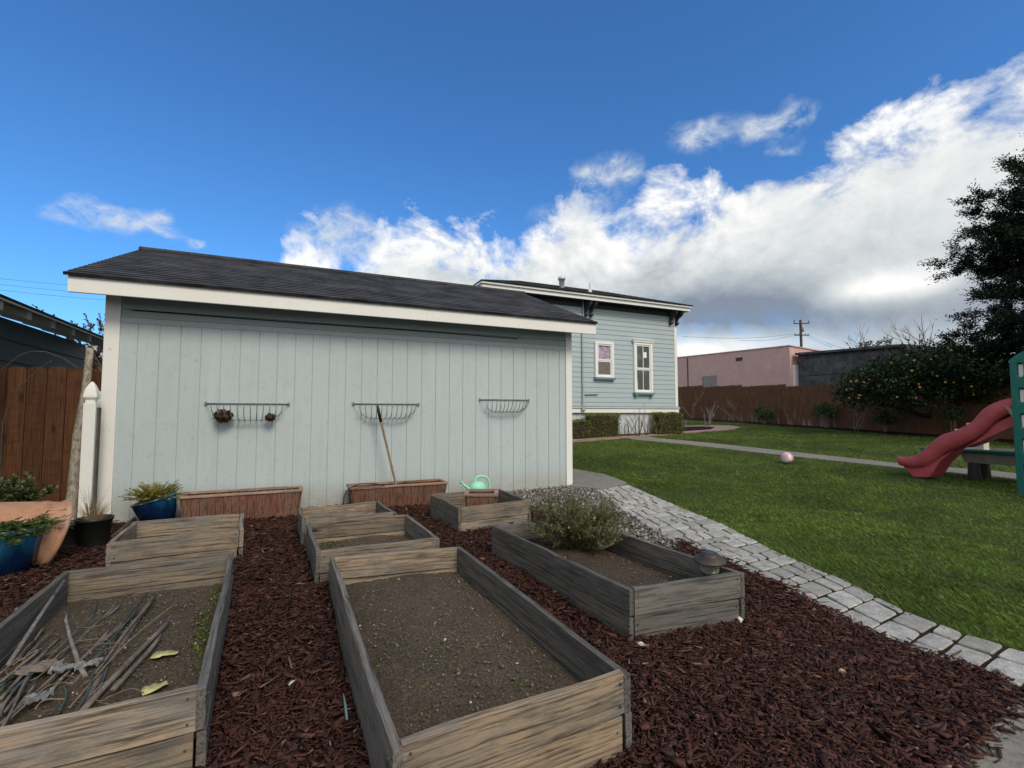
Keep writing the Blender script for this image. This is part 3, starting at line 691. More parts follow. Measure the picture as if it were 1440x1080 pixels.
bed('R', [(1.67, 2.13), (2.46, 2.07), (2.36, 3.74), (1.58, 3.83)], 'long raised bed with a leafy bush and a solar lamp inside', .12, .03, m_bedgrey, m_bedgrey, m_soil2, 2600)
bed('Ls', [(-1.17, 4.44), (-.31, 4.52), (-.36, 5.24), (-1.20, 5.26)], 'short empty raised bed just beyond the stake heap, beside the black pots', .10, .02, m_bedwood, m_bedwood, clods=300)
bed('Cm', [(.19, 3.56), (1.06, 3.59), (1.03, 4.53), (.16, 4.58)], 'short raised bed right behind the bare soil bed, weeds at its far side', .11, .04, m_bedwood, m_bedgrey, clods=600)
bed('Cb', [(.13, 4.68), (.95, 4.66), (.90, 5.39), (.11, 5.28)], 'short raised bed in front of the planter with the leaning handle', .10, .03, m_bedwood, m_bedgrey, clods=300)
bed('Rb', [(1.55, 4.62), (2.39, 4.70), (2.40, 5.56), (1.52, 5.56)], 'short raised bed carrying the small square planter', .09, .02, m_bedwood, m_bedgrey, m_soil2, 400)

# mulch chips
def bed_rects():
    return [[(I[0].x, I[0].y), (I[1].x, I[1].y), (I[2].x, I[2].y), (I[3].x, I[3].y)] for t, I, a, b in BEDS.values()]
def grow(P, d):
    cx = sum(p[0] for p in P) / 4; cy = sum(p[1] for p in P) / 4
    return [(cx + (x - cx) + math.copysign(d, x - cx), cy + (y - cy) + math.copysign(d, y - cy)) for x, y in P]
RECTS = [grow(P, .035) for P in bed_rects()]
def chips():
    parts = []
    for x0, x1, y0, y1, den, sc in ((-2.6, 3.4, .55, 2.4, 8200, 1.0), (-2.6, 3.4, 2.4, 3.9, 5400, 1.05), (-2.6, 3.4, 3.9, 6.7, 2300, 1.2)):
        n = int((x1 - x0) * (y1 - y0) * den); X = RNG.uniform(x0, x1, n); Y = RNG.uniform(y0, y1, n)
        k = np_inpoly(X + RNG.normal(0, .03, n), Y + RNG.normal(0, .03, n), mulch_poly)
        for P in RECTS: k &= ~np_inpoly(X, Y, P)
        X, Y = X[k], Y[k]; n = len(X); parts.append((X, Y, np.full(n, sc)))
    X = np.concatenate([p[0] for p in parts]); Y = np.concatenate([p[1] for p in parts]); sc = np.concatenate([p[2] for p in parts]); n = len(X)
    L = (.008 + RNG.random(n) ** 2.4 * .032) * sc; W = np.clip(L * RNG.uniform(.08, .34, n), .0018, .0070) * (1 + .3 * (sc - 1)); H = RNG.uniform(.0010, .0030, n) * sc
    q_ = RNG.random(n); fl = q_ < .10; sh = q_ > .50; W = np.where(fl, np.clip(W * 2.4, .006, .015), np.where(sh, W * .55, W)); H = np.where(fl, H * .7, np.where(sh, H * .7, H)); L = np.where(sh, L * RNG.uniform(.45, 1.25, n), np.where(fl, L * .85, L))
    c8 = np.array([(-1, -1, -1), (1, -1, -1), (1, 1, -1), (-1, 1, -1), (-1, -1, 1), (1, -1, 1), (1, 1, 1), (-1, 1, 1)], float)
    V = c8[None] * np.stack([L, W, H], 1)[:, None, :]; V[:, :, 1] *= np.where(c8[None, :, 0] > 0, RNG.uniform(.25, 1, (n, 1)), 1); V[:, :, 0] *= RNG.uniform(.6, 1.15, (n, 8)); V[:, :, 1] *= RNG.uniform(.6, 1.2, (n, 8)); V[:, :, 1] += V[:, :, 0] ** 2 * RNG.uniform(-12, 12, (n, 1))
    V[:, :, 2] += (V[:, :, 0] ** 2) * RNG.uniform(-8, 8, (n, 1))
    a = RNG.uniform(0, 2 * PI, n); p = RNG.normal(0, .22, n); r = RNG.normal(0, .5, n)
    y1 = V[:, :, 1] * np.cos(r)[:, None] - V[:, :, 2] * np.sin(r)[:, None]; z1 = V[:, :, 1] * np.sin(r)[:, None] + V[:, :, 2] * np.cos(r)[:, None]
    x2 = V[:, :, 0] * np.cos(p)[:, None] - z1 * np.sin(p)[:, None]; z2 = V[:, :, 0] * np.sin(p)[:, None] + z1 * np.cos(p)[:, None]
    x3 = x2 * np.cos(a)[:, None] - y1 * np.sin(a)[:, None]; y3 = x2 * np.sin(a)[:, None] + y1 * np.cos(a)[:, None]
    Zb = np_mz(X, Y) + np.abs(RNG.normal(0, .008, n)) - .006
    V = np.stack([x3 + X[:, None], y3 + Y[:, None], z2 + Zb[:, None]], 2)
    print('chips', n)
    setp(np_mesh2('bark_mulch', V, [(0, 3, 2, 1), (4, 5, 6, 7), (0, 1, 5, 4), (1, 2, 6, 5), (2, 3, 7, 6), (3, 0, 4, 7)], m_chip), 'dark red bark mulch spread between the raised beds', 'mulch', kind='stuff')
chips()
def gravel():
    n = 9000; X = RNG.uniform(2.5, 4.4, n); Y = RNG.uniform(2.9, 6.72, n); k = np_inpoly(X + RNG.normal(0, .03, n), Y + RNG.normal(0, .03, n), gravel_poly)
    for P in RECTS: k &= ~np_inpoly(X, Y, P)
    X, Y = X[k], Y[k]; n = len(X)
    V = np_stones(X, Y, np_gz(X, Y) + RNG.uniform(.01, .028, n), RNG.uniform(.008, .024, n), .7)
    setp(np_mesh2('gravel', V, STONE_F, m_gravel), 'loose grey gravel between shed corner and paved path', 'gravel', kind='stuff')
gravel()
def grass():
    parts = []; r0 = 2.2
    for ra, rb in ((2.2, 4), (4, 6), (6, 9), (9, 13), (13, 18), (18, 26)):
        rm = (ra + rb) / 2; den = min(13000, 13000 * (3.8 / rm) ** 1.6); th0, th1 = R(20), R(100)
        area = .5 * (th1 - th0) * (rb * rb - ra * ra); n = int(area * den)
        r = np.sqrt(RNG.uniform(ra * ra, rb * rb, n)); th = RNG.uniform(th0, th1, n); X = r * np.sin(th); Y = r * np.cos(th)
        jw = .022 + .03 * (np.sin(X * 6 + 2 * np.sin(Y * 4)) > .3); jx, jy = RNG.normal(0, 1, n) * jw, RNG.normal(0, 1, n) * jw; k = np_inpoly(X + jx, Y + jy, lawn_poly) & ~np_inpoly(X, Y, cN + cF[::-1]) & ~np_inpoly(X, Y, [(19.25, 22), (19.35, 14), (19.25, 8), (19.35, 0), (20.6, 0), (20.6, 22)])
        X, Y = X[k], Y[k]; parts.append((X, Y, np.full(len(X), max(1, (rm / 3.6)) ** .8)))
    X = np.concatenate([p[0] for p in parts]); Y = np.concatenate([p[1] for p in parts]); sc = np.concatenate([p[2] for p in parts]); n = len(X)
    print('grass', n)
    H = RNG.uniform(.012, .036, n) * (1 + .12 * (sc - 1)) * (1 + .3 * np.sin(X * 2.1) * np.sin(Y * 1.7 + X) + .25 * np.sin(X * 9.1 + 2 * np.sin(Y * 5)) * np.sin(Y * 8.3 + X * 3)); W = RNG.uniform(.0008, .0017, n) * sc
    a = RNG.uniform(0, 2 * PI, n); ln = RNG.uniform(.2, 1.5, n) * H; b = a + RNG.normal(PI / 2, .5, n); Zb = np_gz(X, Y) - .002
    dx, dy = np.cos(a) * W, np.sin(a) * W; tx, ty = np.cos(b) * ln, np.sin(b) * ln
    V = np.empty((n, 4, 3)); 
    V[:, 0] = np.stack([X - dx, Y - dy, Zb], 1); V[:, 1] = np.stack([X + dx, Y + dy, Zb], 1)
    V[:, 2] = np.stack([X + dx * .6 + tx * .45, Y + dy * .6 + ty * .45, Zb + H * .65], 1); V[:, 3] = np.stack([X + tx, Y + ty, Zb + H], 1)
    setp(np_mesh2('grass', V, [(0, 1, 2, 3)], m_blade), 'short mown green lawn grass beyond the paved path', 'grass', kind='stuff')
grass()

# ------------------------------------------------------------------ the shed
YS = 6.736
def bx(name, mat, parent, x0, x1, y0, y1, z0, z1, bv=.004):
    mb = MB(); mb.box(x0, x1, y0, y1, z0, z1); o = mb.build(name, mat, parent)
    return bevel(o, bv) if bv else o
def shingle_slope(name, mat, parent, p0, along, updir, length, run, thick=.03, course=.14, inset=(0, 0)):
    """stepped courses on a roof plane; p0 eave corner, along and updir unit vectors, inset = hip inset per metre of run at both ends"""
    A = Vector(along); Uv = Vector(updir); N = A.cross(Uv).normalized()
    if N.z < 0: N = -N
    n = max(1, int(round(run / course))); c = run / n; mb = MB(); rg = random.Random(3)
    seg = max(2, int(length / .45))
    for i in range(n):
        u0, u1 = i * c, (i + 1) * c + .012
        for j in range(seg):
            def px(s, u): return inset[0] * u + (length - (inset[0] + inset[1]) * u) * s
            s0, s1 = j / seg, (j + 1) / seg
            d = rg.uniform(-.0015, .0015); h0 = thick; h1 = thick - .008
            P = [(px(s0, u0), u0 + d, 0), (px(s1, u0), u0 + d, 0), (px(s1, u1), u1, 0), (px(s0, u1), u1, 0), (px(s0, u0), u0 + d, h0), (px(s1, u0), u0 + d, h0), (px(s1, u1), u1, h1), (px(s0, u1), u1, h1)]
            mb.hexa(P)
    o = mb.build(name, mat, parent, local=True)
    M = Matrix((A, Uv, N)).transposed()
    o.rotation_euler = M.to_euler(); o.location = Vector(p0) - wloc(parent)
    return o
def shed():
    t = thing('shed', (1.1, YS, 0), 'long pale grey-green board shed with dark shingle roof behind the raised beds', 'shed')
    x0, x1 = -1.88, 4.17; W0, W1 = -1.74, 4.06; ztop = 2.30
    # T1-11 style wall with real grooves, a groove every 203 mm
    mb = MB(); xs = []; g = .0045
    gx = [Yp(190, 560, YS).x - .2032 + .2045 * i for i in range(40)]
    gx = [q for q in gx if W0 + .03 < q < W1 - .03]
    prof = [(W0, 0)]
    for q in gx: prof += [(q - g, 0), (q - g * .6, .009), (q + g * .6, .009), (q + g, 0)]
    prof.append((W1, 0)); m = len(prof)
    zs = [-.02, .6, 1.2, 1.8, ztop]
    vs = [(x, YS + d, z) for z in zs for x, d in prof]
    mb.add(vs, [(r * m + i, r * m + i + 1, (r + 1) * m + i + 1, (r + 1) * m + i) for r in range(len(zs) - 1) for i in range(m - 1)])
    mb.box(W0, W1, YS + .012, YS + .06, -.02, ztop)
    mb.build('siding', m_siding, t)
    # body behind (sides, back)
    mb = MB(); mb.box(x0 + .05, x1 - .02, YS + .062, 11.3, -.02, 2.5); mb.build('side_wall', m_siding, t)
    # two panel seams, a strip and the upper board under the eave
    bx('seam_strip', m_siding, t, W0 + .002, W1 - .002, YS - .008, YS + .011, ztop - .062, ztop + .001, .003)
    bx('frieze_board', m_eave_shade, t, W0 + .002, W1 - .002, YS - .002, YS + .03, ztop + .004, 2.392, .003)
    bx('frieze_board', m_eave_shade, t, W0 + .002, W1 - .002, YS - .016, YS + .03, 2.395, 2.56, .003)
    mb = MB(); mb.tube([(W0 + .1, YS - .012, 2.385), (0, YS - .014, 2.378), (1.5, YS - .012, 2.384), (3.2, YS - .012, 2.372)], .006, 6); mb.build('cable', m_cable, t)
    bx('corner_post', m_white, t, x0, W0, YS - .022, YS + .09, -.03, 2.56)
    bx('corner_post', m_white, t, W1, x1, YS - .022, YS + .09, -.03, 2.56)
    bx('corner_strip', m_white, t, x0 - .045, x0 - .002, YS - .012, YS + .09, -.02, 1.46)
    # eave
    ye, ez = 6.34, 2.655; ex0, ex1 = -2.13, 4.42; ry, rz = 8.95, 3.70
    bx('fascia', m_white, t, ex0 + .03, ex1 - .01, ye + .03, ye + .068, 2.47, 2.656, .004)
    bx('soffit', m_eave_shade, t, ex0 + .05, ex1 - .03, ye + .07, YS + .1, 2.565, 2.585, .003)
    sl = math.atan2(rz - ez, ry - ye); up = (0, math.cos(sl), math.sin(sl)); run = math.hypot(rz - ez, ry - ye)
    shingle_slope('roof', m_shingle, t, (ex0, ye, ez - .02), (1, 0, 0), up, ex1 - ex0, run, .032)
    shingle_slope('roof', m_shingle, t, (ex1, 2 * ry - ye, ez - .02), (-1, 0, 0), (0, -up[1], up[2]), ex1 - ex0, run, .032)
    mb = MB(); mb.tube([(ex0, ry, rz + .012), (ex1, ry, rz + .012)], .05, 8); mb.build('ridge_cap', m_shingle, t)
    # gable ends: rake boards and triangles
    for xa, xb in ((ex0 + .03, ex0 + .068), (ex1 - .05, ex1 - .012)):
        mb = MB()
        mb.prism([(xa, ye + .069, 2.47), (xa, ye + .069, 2.62), (xa, ry, rz - .035), (xa, 2 * ry - ye, 2.62), (xa, 2 * ry - ye, 2.47), (xa, ry, rz - .19)], (xb - xa, 0, 0)); mb.build('rake_board', m_white, t)
    for xa in (x0 + .06, x1 - .08):
        mb = MB(); mb.prism([(xa, YS + .1, 2.50), (xa, ry, rz - .08), (xa, 11.2, 2.50)], (.03, 0, 0)); mb.build('gable_wall', m_siding, t)
shed()

# ------------------------------------------------------------------ the house
def house():
    YH = 13.5; x0, x1 = 4.6, 12.86
    t = thing('house', (9, YH, .4), 'pale blue clapboard house with white eaves beyond the shed', 'house')
    z0, z1 = 1.42, 4.72; e = .158; n = int((z1 - z0) / e); e = (z1 - z0) / n
    mb = MB()
    prof = [(0, z0)]
    for i in range(n):
        za = z0 + i * e; prof += [(-.020, za + .002), (-.016, za + e - .022), (-.002, za + e - .012), (-.002, za + e)]
    m = len(prof); xs = [x0, 7, 9, 11, x1 - .11]
    vs = [(x, YH + d, z) for x in xs for d, z in prof]
    mb.add(vs, [(i * m + j, (i + 1) * m + j, (i + 1) * m + j + 1, i * m + j + 1) for i in range(len(xs) - 1) for j in range(m - 1)])
    mb.build('siding', m_house, t)
    mb = MB(); mb.box(x0, x1 - .02, YH + .03, 18.2, 1.2, 4.95); mb.build('wall', m_house, t)
    bx('top_board', m_house, t, x0, x1 - .112, YH - .024, YH + .025, 4.59, 4.735, .004)
    bx('frieze', m_teal, t, x0, x1 + .02, YH - .032, YH + .025, 4.74, 4.94, .004)  # frieze in the brackets' dark green, darker than the siding
    bx('corner_board', m_white2, t, x1 - .105, x1 + .02, YH - .03, YH + .2, 1.42, 4.735, .005)
    bx('skirt_board', m_white2, t, x0, x1 + .05, YH - .035, YH + .1, 1.235, 1.385, .005)
    bx('drip_ledge', m_white2, t, x0, x1 + .08, YH - .075, YH + .1, 1.39, 1.418, .004)
    mb = MB(); z = gz(9, YH)
    prof = []
    for i in range(int((x1 - x0) / .2)): prof += [(x0 + .2 * i, 0), (x0 + .2 * i + .185, 0), (x0 + .2 * i + .188, .012), (x0 + .2 * i + .197, .012)]
    m = len(prof); mb.add([(x, YH + .06 + d, zz) for zz in (.2, 1.234) for x, d in prof], [(i, i + 1, m + i + 1, m + i) for i in range(m - 1)])
    mb.box(x0, x1 - .05, YH + .08, 18, .2, 1.2); mb.build('foundation', m_found, t)
    # low hip roof with deep eave
    ye, zb, zt = 12.98, 4.90, 5.08; ex0, ex1 = 5.02, 13.17; yb = 18.7
    mb = MB(); mb.box(ex0 + .09, ex1 - .09, ye + .1, yb - .1, zb + .045, zb + .07); mb.build('soffit', m_teal, t)  # soffit in the same dark green as the brackets
    bx('fascia', m_white2, t, ex0 + .04, ex1 - .04, ye + .06, ye + .098, zb, zt - .062, .005)
    bx('crown_board', m_white2, t, ex0, ex1, ye, ye + .06, zt - .06, zt - .002, .005)
    bx('fascia', m_white2, t, ex0 + .04, ex0 + .09, ye + .1, yb, zb, zt - .062, .005)
    bx('crown_board', m_white2, t, ex0 - .01, ex0 + .05, ye + .062, yb, zt - .06, zt - .002, .005)
    bx('fascia', m_white2, t, ex1 - .09, ex1 - .04, ye + .1, yb, zb, zt - .062, .005)
    pz = .86; w = 2.45; rise = pz; r = math.hypot(w, rise)
    shingle_slope('roof', m_shingle, t, (ex0 - .02, ye - .03, zt), (1, 0, 0), (0, w / r, rise / r), ex1 - ex0 + .04, r, .03, .16, (w / r, w / r))
    shingle_slope('roof', m_shingle, t, (ex0 - .02, yb, zt), (0, -1, 0), (w / r, 0, rise / r), yb - ye + .03, r, .03, .16, (w / r, w / r))
    shingle_slope('roof', m_shingle, t, (ex1 + .02, ye - .03, zt), (0, 1, 0), (-w / r, 0, rise / r), yb - ye + .03, r, .03, .16, (w / r, w / r))
    mb = MB(); mb.box(ex0 + w, ex1 - w, ye + w, yb - w, zt + rise - .02, zt + rise + .012); mb.build('roof_deck', m_shingle, t)
    # brackets under the eave, in pairs
    for xa in (8.86, 9.06, 12.52, 12.80):
        mb = MB(); y = YH - .035
        pr_ = [(y, 4.42), (y - .07, 4.43), (y - .10, 4.50), (y - .07, 4.58), (y - .13, 4.66), (y - .26, 4.72), (y - .36, 4.80), (y - .40, 4.942), (y, 4.942)]
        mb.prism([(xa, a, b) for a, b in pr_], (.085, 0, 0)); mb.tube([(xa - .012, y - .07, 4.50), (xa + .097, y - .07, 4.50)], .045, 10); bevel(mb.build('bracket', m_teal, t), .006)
    # windows
    def window(xa, xb, za, zb_, tall):
        f = MB(); tw = .085; y = YH - .095
        f.box(xa, xa + tw, y, YH + .02, za, zb_); f.box(xb - tw, xb, y, YH + .02, za, zb_)
        f.box(xa + tw, xb - tw, y, YH + .02, zb_ - tw, zb_); f.box(xa + tw, xb - tw, y + .004, YH + .02, za, za + .05)
        fr = bevel(f.build('window', m_white2, t), .005)
        zm = za + (zb_ - za) * .47; s = MB(); sw = .045; a, b = xa + tw + .001, xb - tw - .001
        for lo, hi, dy in ((za + .051, zm, .022), (zm, zb_ - tw - .001, .008)):
            yy = y + .012 + dy
            s.box(a, a + sw, yy, yy + .03, lo, hi); s.box(b - sw, b, yy, yy + .03, lo, hi); s.box(a + sw, b - sw, yy + .002, yy + .03, lo, lo + sw); s.box(a + sw, b - sw, yy + .002, yy + .03, hi - sw, hi)
            if tall: s.box((a + b) / 2 - .011, (a + b) / 2 + .011, yy + .006, yy + .028, lo + sw, hi - sw)
        s.build('sash', m_white2, fr)
        g = MB(); g.box(a, b, y + .05, y + .054, za + .05, zb_ - tw); g.build('glass', m_glass, fr) if tall else None
        if not tall:
            g = MB(); pts = []
            k = 24
            vs = []
            for i in range(k + 1):
                x = a + sw + (b - a - 2 * sw) * i / k; d = .012 * math.sin(i * 1.9) + .006 * math.sin(i * 4.1)
                vs += [(x, y + .06 + d, zm), (x, y + .06 + d * .6, zb_ - tw)]
            g.add(vs, [(2 * i, 2 * i + 2, 2 * i + 3, 2 * i + 1) for i in range(k)]); g.build('curtain', m_curtain, fr)
            g = MB(); g.box(a, b, y + .048, y + .05, za + .05, zm); g.build('insect_screen', m_screen, fr)
        else:
            g = MB(); g.box((a + b) / 2 + .02, (a + b) / 2 + .17, y + .0475, y + .0495, zm + .40, zm + .60); g.build('pane_reflection', m_white2, fr)  # pale patch painted in for the reflection on the upper pane
            g = MB(); g.prism([(a + sw, y + .0472, za + .09), (a + sw + .03, y + .0472, za + .09), (a + sw + .02, y + .0472, za + .5)], (0, .002, 0)); g.build('curtain', m_white2, fr)
            c = MB(); c.box(xa - .04, xb + .04, y - .03, YH + .01, zb_ + .002, zb_ + .07); c.box(xa - .06, xb + .06, y - .055, YH + .01, zb_ + .072, zb_ + .095); bevel(c.build('cap', m_white2, fr), .005)
        c = MB(); c.box(xa - .03, xb + .03, y - .04, YH + .01, za - .075, za - .003)
        if tall:
            for q in (xa + .03, xb - .11): c.box(q, q + .08, y - .035, YH + .01, za - .15, za - .078)
        bevel(c.build('sill', m_tealsill, fr), .005)
    window(9.25, 10.01, 2.42, 3.63, False)
    window(10.87, 11.68, 1.94, 3.70, True)
    # conduit, pipes
    mb = MB(); mb.tube([(8.80, YH - .06, 4.95), (8.80, YH - .06, 4.1), (8.76, YH - .06, 4.0), (8.76, YH - .06, 1.30)], .028, 8); mb.box(8.70, 8.84, YH - .10, YH - .02, 1.30, 1.50); mb.build('conduit', m_conduit, t)
    mb = MB(); mb.tube([(8.86, YH - .05, 1.84), (9.36, YH - .05, 1.86)], .028, 8); mb.build('wall_pipe', m_conduit, t)
    mb = MB(); mb.tube([(x0, YH - .09, 1.45), (x1, YH - .09, 1.45)], .016, 8); mb.build('ledge_pipe', m_conduit, t)
    p = Yp(790, 402, 14.1); mb = MB(); mb.lathe([(.09, 5.25), (.09, p.z + .20), (.125, p.z + .20), (.125, p.z + .30), (.10, p.z + .31)], 16, (p.x, p.y, 0)); mb.build('flue', m_galv, t, True)
    p = Yp(829.5, 409, 13.6); mb = MB(); mb.lathe([(.11, 5.2), (.05, p.z + .06), (.028, p.z + .08), (.028, p.z + .28), (.02, p.z + .28)], 12, (p.x, p.y, 0)); mb.build('vent_pipe', m_galv, t, True)
house()

# ------------------------------------------------------------------ neighbour's building, fences
def neighbour():
    xn = -3.1; t = thing('outbuilding', (-4.6, 7.5, 0), 'dark slate-green outbuilding with exposed rafter tails beyond the brown fence panel', 'outbuilding')
    mb = MB()
    mb.box(-7, xn, 3.9, 10.2, -.05, 2.35); mb.build('wall', m_neigh, t)
    b = MB()
    for i in range(9): b.box(xn + .002, xn + .02, 3.9, 10.2, .02 + .26 * i, .02 + .26 * i + .245)
    bevel(b.build('siding', m_neigh, t), .006)
    xe, ze = -2.66, 2.385; sl = .30; w = 2.6
    r = math.hypot(w, w * sl)
    shingle_slope('roof', m_shingle, t, (xe, 3.6, ze), (0, 1, 0), (-w / r, 0, w * sl / r), 6.9, r, .03)
    mb = MB(); mb.prism([(xe + .005, 3.62, ze - .022), (xe + .005, 3.62, ze - .002), (xe - w, 3.62, ze + w * sl - .002), (xe - w, 3.62, ze + w * sl - .022)], (0, 6.85, 0)); mb.build('roof_deck', m_rafter, t)
    y = 4.1
    while y < 10.3:
        mb = MB(); mb.prism([(xe - .02, y, ze - .026 + .006), (xe - .02, y, ze - .115), (xe - 1.0, y, ze - .115 + .98 * sl), (xe - 1.0, y, ze - .026 + .98 * sl)], (0, .09, 0)); bevel(mb.build('rafter', m_rafter, t), .004); y += .61
neighbour()
def picket(mb, x0, x1, y0, y1, z0, z1, ax='x', ear=.035):
    if ax == 'x':
        P = [(x0, y0, z0), (x1, y0, z0), (x1, y0, z1 - ear), (x1 - ear, y0, z1), (x0 + ear, y0, z1), (x0, y0, z1 - ear)]; mb.prism(P, (0, y1 - y0, 0))
    else:
        P = [(x0, y0, z0), (x0, y1, z0), (x0, y1, z1 - ear), (x0, y1 - ear, z1), (x0, y0 + ear, z1), (x0, y0, z1 - ear)]; mb.prism(P, (x1 - x0, 0, 0))
def fence_side():
    t = thing('wooden_fence', (-2.4, 6.9, 0), 'brown stained board fence panel between the shed and the dark outbuilding', 'fence')
    x = -3.06
    while x < -1.97:
        w = .165 if x + .165 < -1.93 else -1.93 - x
        mb = MB(); picket(mb, x, x + w - .005, 6.90, 6.92, -.02, 1.725 + U(-.012, .012)); o = mb.build('fence_board', m_fencewood, t); bevel(o, .003); x += .165
    bx('rail', m_fencewood, t, -3.06, -1.95, 6.923, 6.96, 1.35, 1.44); bx('rail', m_fencewood, t, -3.06, -1.95, 6.923, 6.96, .3, .39)
fence_side()
def fence_back():
    xf = 20.5; t = thing('wooden_fence', (xf, 11, .5), 'long dark brown dog-eared board fence across the back of the lawn', 'fence')
    y = -1.0; mb = MB(); step = 0
    while y < 23.6:
        d = gz(xf, y); bay = math.floor(y / 2.44); top = gz(xf, bay * 2.44 + 1.2) + 1.80
        picket(mb, xf, xf + .02, y, y + .142, d - .03, top + U(-.012, .012), 'y', .045); y += .147
    mb.build('picket_run', m_backfence, t)
    y = -1.0
    while y < 23.6:
        bx('post', m_backfence, t, xf + .03, xf + .12, y, y + .09, gz(xf, y) - .05, gz(xf, y) + 1.72, 0); y += 2.44
    bx('rail', m_backfence, t, xf + .022, xf + .06, -1, 23.6, 1.0, 1.09, 0)
fence_back()

def pink_building():
    xp = 22.6
    a = Xp(955, 503, xp); b = Xp(1110, 486.5, xp); zt = 4.85
    t = thing('stucco_building', (xp, b.y + 3, .5), 'flat-roofed pink stucco building behind the back fence', 'building')
    mb = MB(); y0 = b.y; y1 = 29.0; zt0 = b.z; zt1 = a.z + (a.z - b.z) * (29 - a.y) / (a.y - b.y)
    P = [(xp, y0, .2), (xp + 9, y0, .2), (xp + 9, y1, .2), (xp, y1, .2), (xp, y0, zt0), (xp + 9, y0, zt0 - .55), (xp + 9, y1, zt1 - .55), (xp, y1, zt1)]
    mb.hexa(P); mb.build('wall', m_stucco, t)
    mb = MB(); mb.prism([(xp - .05, y0 - .05, zt0 + .002), (xp + 9, y0 - .05, zt0 - .548), (xp + 9, y0 - .05, zt0 - .50), (xp - .05, y0 - .05, zt0 + .05)], (0, .2, 0)); 
    mb.prism([(xp - .05, y0 + .152, zt0 + .002), (xp - .05, y1, zt1 + .002), (xp - .05, y1, zt1 + .05), (xp - .05, y0 + .152, zt0 + .05)], (.2, 0, 0)); mb.build('parapet_cap', m_stucco, t)
    w0 = Xp(989, 528, xp); w1 = Xp(1007, 528, xp)
    f = MB(); ya, yb, za, zb = w1.y, w0.y, w1.z - 1.2, w1.z + .02
    f.box(xp - .05, xp + .02, ya - .05, ya, za, zb); f.box(xp - .05, xp + .02, yb, yb + .05, za, zb); f.box(xp - .05, xp + .02, ya, yb, zb - .05, zb); f.box(xp - .04, xp + .02, (ya + yb) / 2 - .06, (ya + yb) / 2 + .03, za, zb - .05)
    fr = f.build('window', m_greypl, t); g = MB(); g.box(xp - .022, xp - .01, ya, yb, za, zb - .05); g.build('glass', m_glass, fr)
    v = Xp(1039.5, 505, xp); mb = MB(); mb.box(xp - .04, xp + .01, v.y - .2, v.y + .2, v.z - .09, v.z + .09); mb.build('wall_vent', m_bronze, t)
    d = Xp(967.5, 520, xp); mb = MB(); mb.tube([(xp - .03, d.y, .5), (xp - .03, d.y, zt0 + (zt1 - zt0) * (d.y - y0) / (y1 - y0) - .06)], .03, 6); mb.build('downpipe', m_bronze, t)
    c = MB(); c.box(xp + .18, xp + .55, y0 - .12, y0 - .002, .3, zt0 - .95); c.build('door_trim', m_white2, t)
    # darker boarded building alongside
    t2 = thing('boarded_building', (xp + 2, y0 - 3, .5), 'dark slate boarded building to one side of the pink stucco one', 'building')
    e0 = Xp(1120, 500, xp + .45); e1 = Xp(1240, 490.5, xp + .45); zl = e0.z; zs_ = e1.z + (e1.z - e0.z) / (e1.y - e0.y) * (Xp(1275, 490, xp + .45).y - e1.y); ye_ = Xp(1275, 490, xp + .45).y
    mb = MB(); mb.hexa([(xp + .45, ye_, .2), (xp + 8, ye_, .2), (xp + 8, y0 - .13, .2), (xp + .45, y0 - .13, .2), (xp + .45, ye_, zs_), (xp + 8, ye_, zs_), (xp + 8, y0 - .13, zl), (xp + .45, y0 - .13, zl)]); mb.build('wall', m_darkside, t2)
    zz = .5; b2 = MB()
    while zz < zs_ - .8: b2.box(xp + .40, xp + .448, ye_, y0 - .14, zz, zz + .83); zz += .85
    bevel(b2.build('boarding', m_darkside, t2), .012)
    mb = MB(); mb.hexa([(xp + .2, ye_, zs_ + .005), (xp + 8.2, ye_, zs_ + .005), (xp + 8.2, y0 - .13, zl + .002), (xp + .2, y0 - .13, zl + .002), (xp + .2, ye_, zs_ + .11), (xp + 8.2, ye_, zs_ + .11), (xp + 8.2, y0 - .13, zl + .11), (xp + .2, y0 - .13, zl + .11)]); mb.build('roof_edge', m_darkside, t2)
    p = Xp(1248, 489, xp + 1); mb = MB(); mb.box(p.x, p.x + .3, p.y - .22, p.y + .22, p.z - .35, p.z + .12); bevel(mb.build('roof_vent', m_bronze, t2), .02)
pink_building()
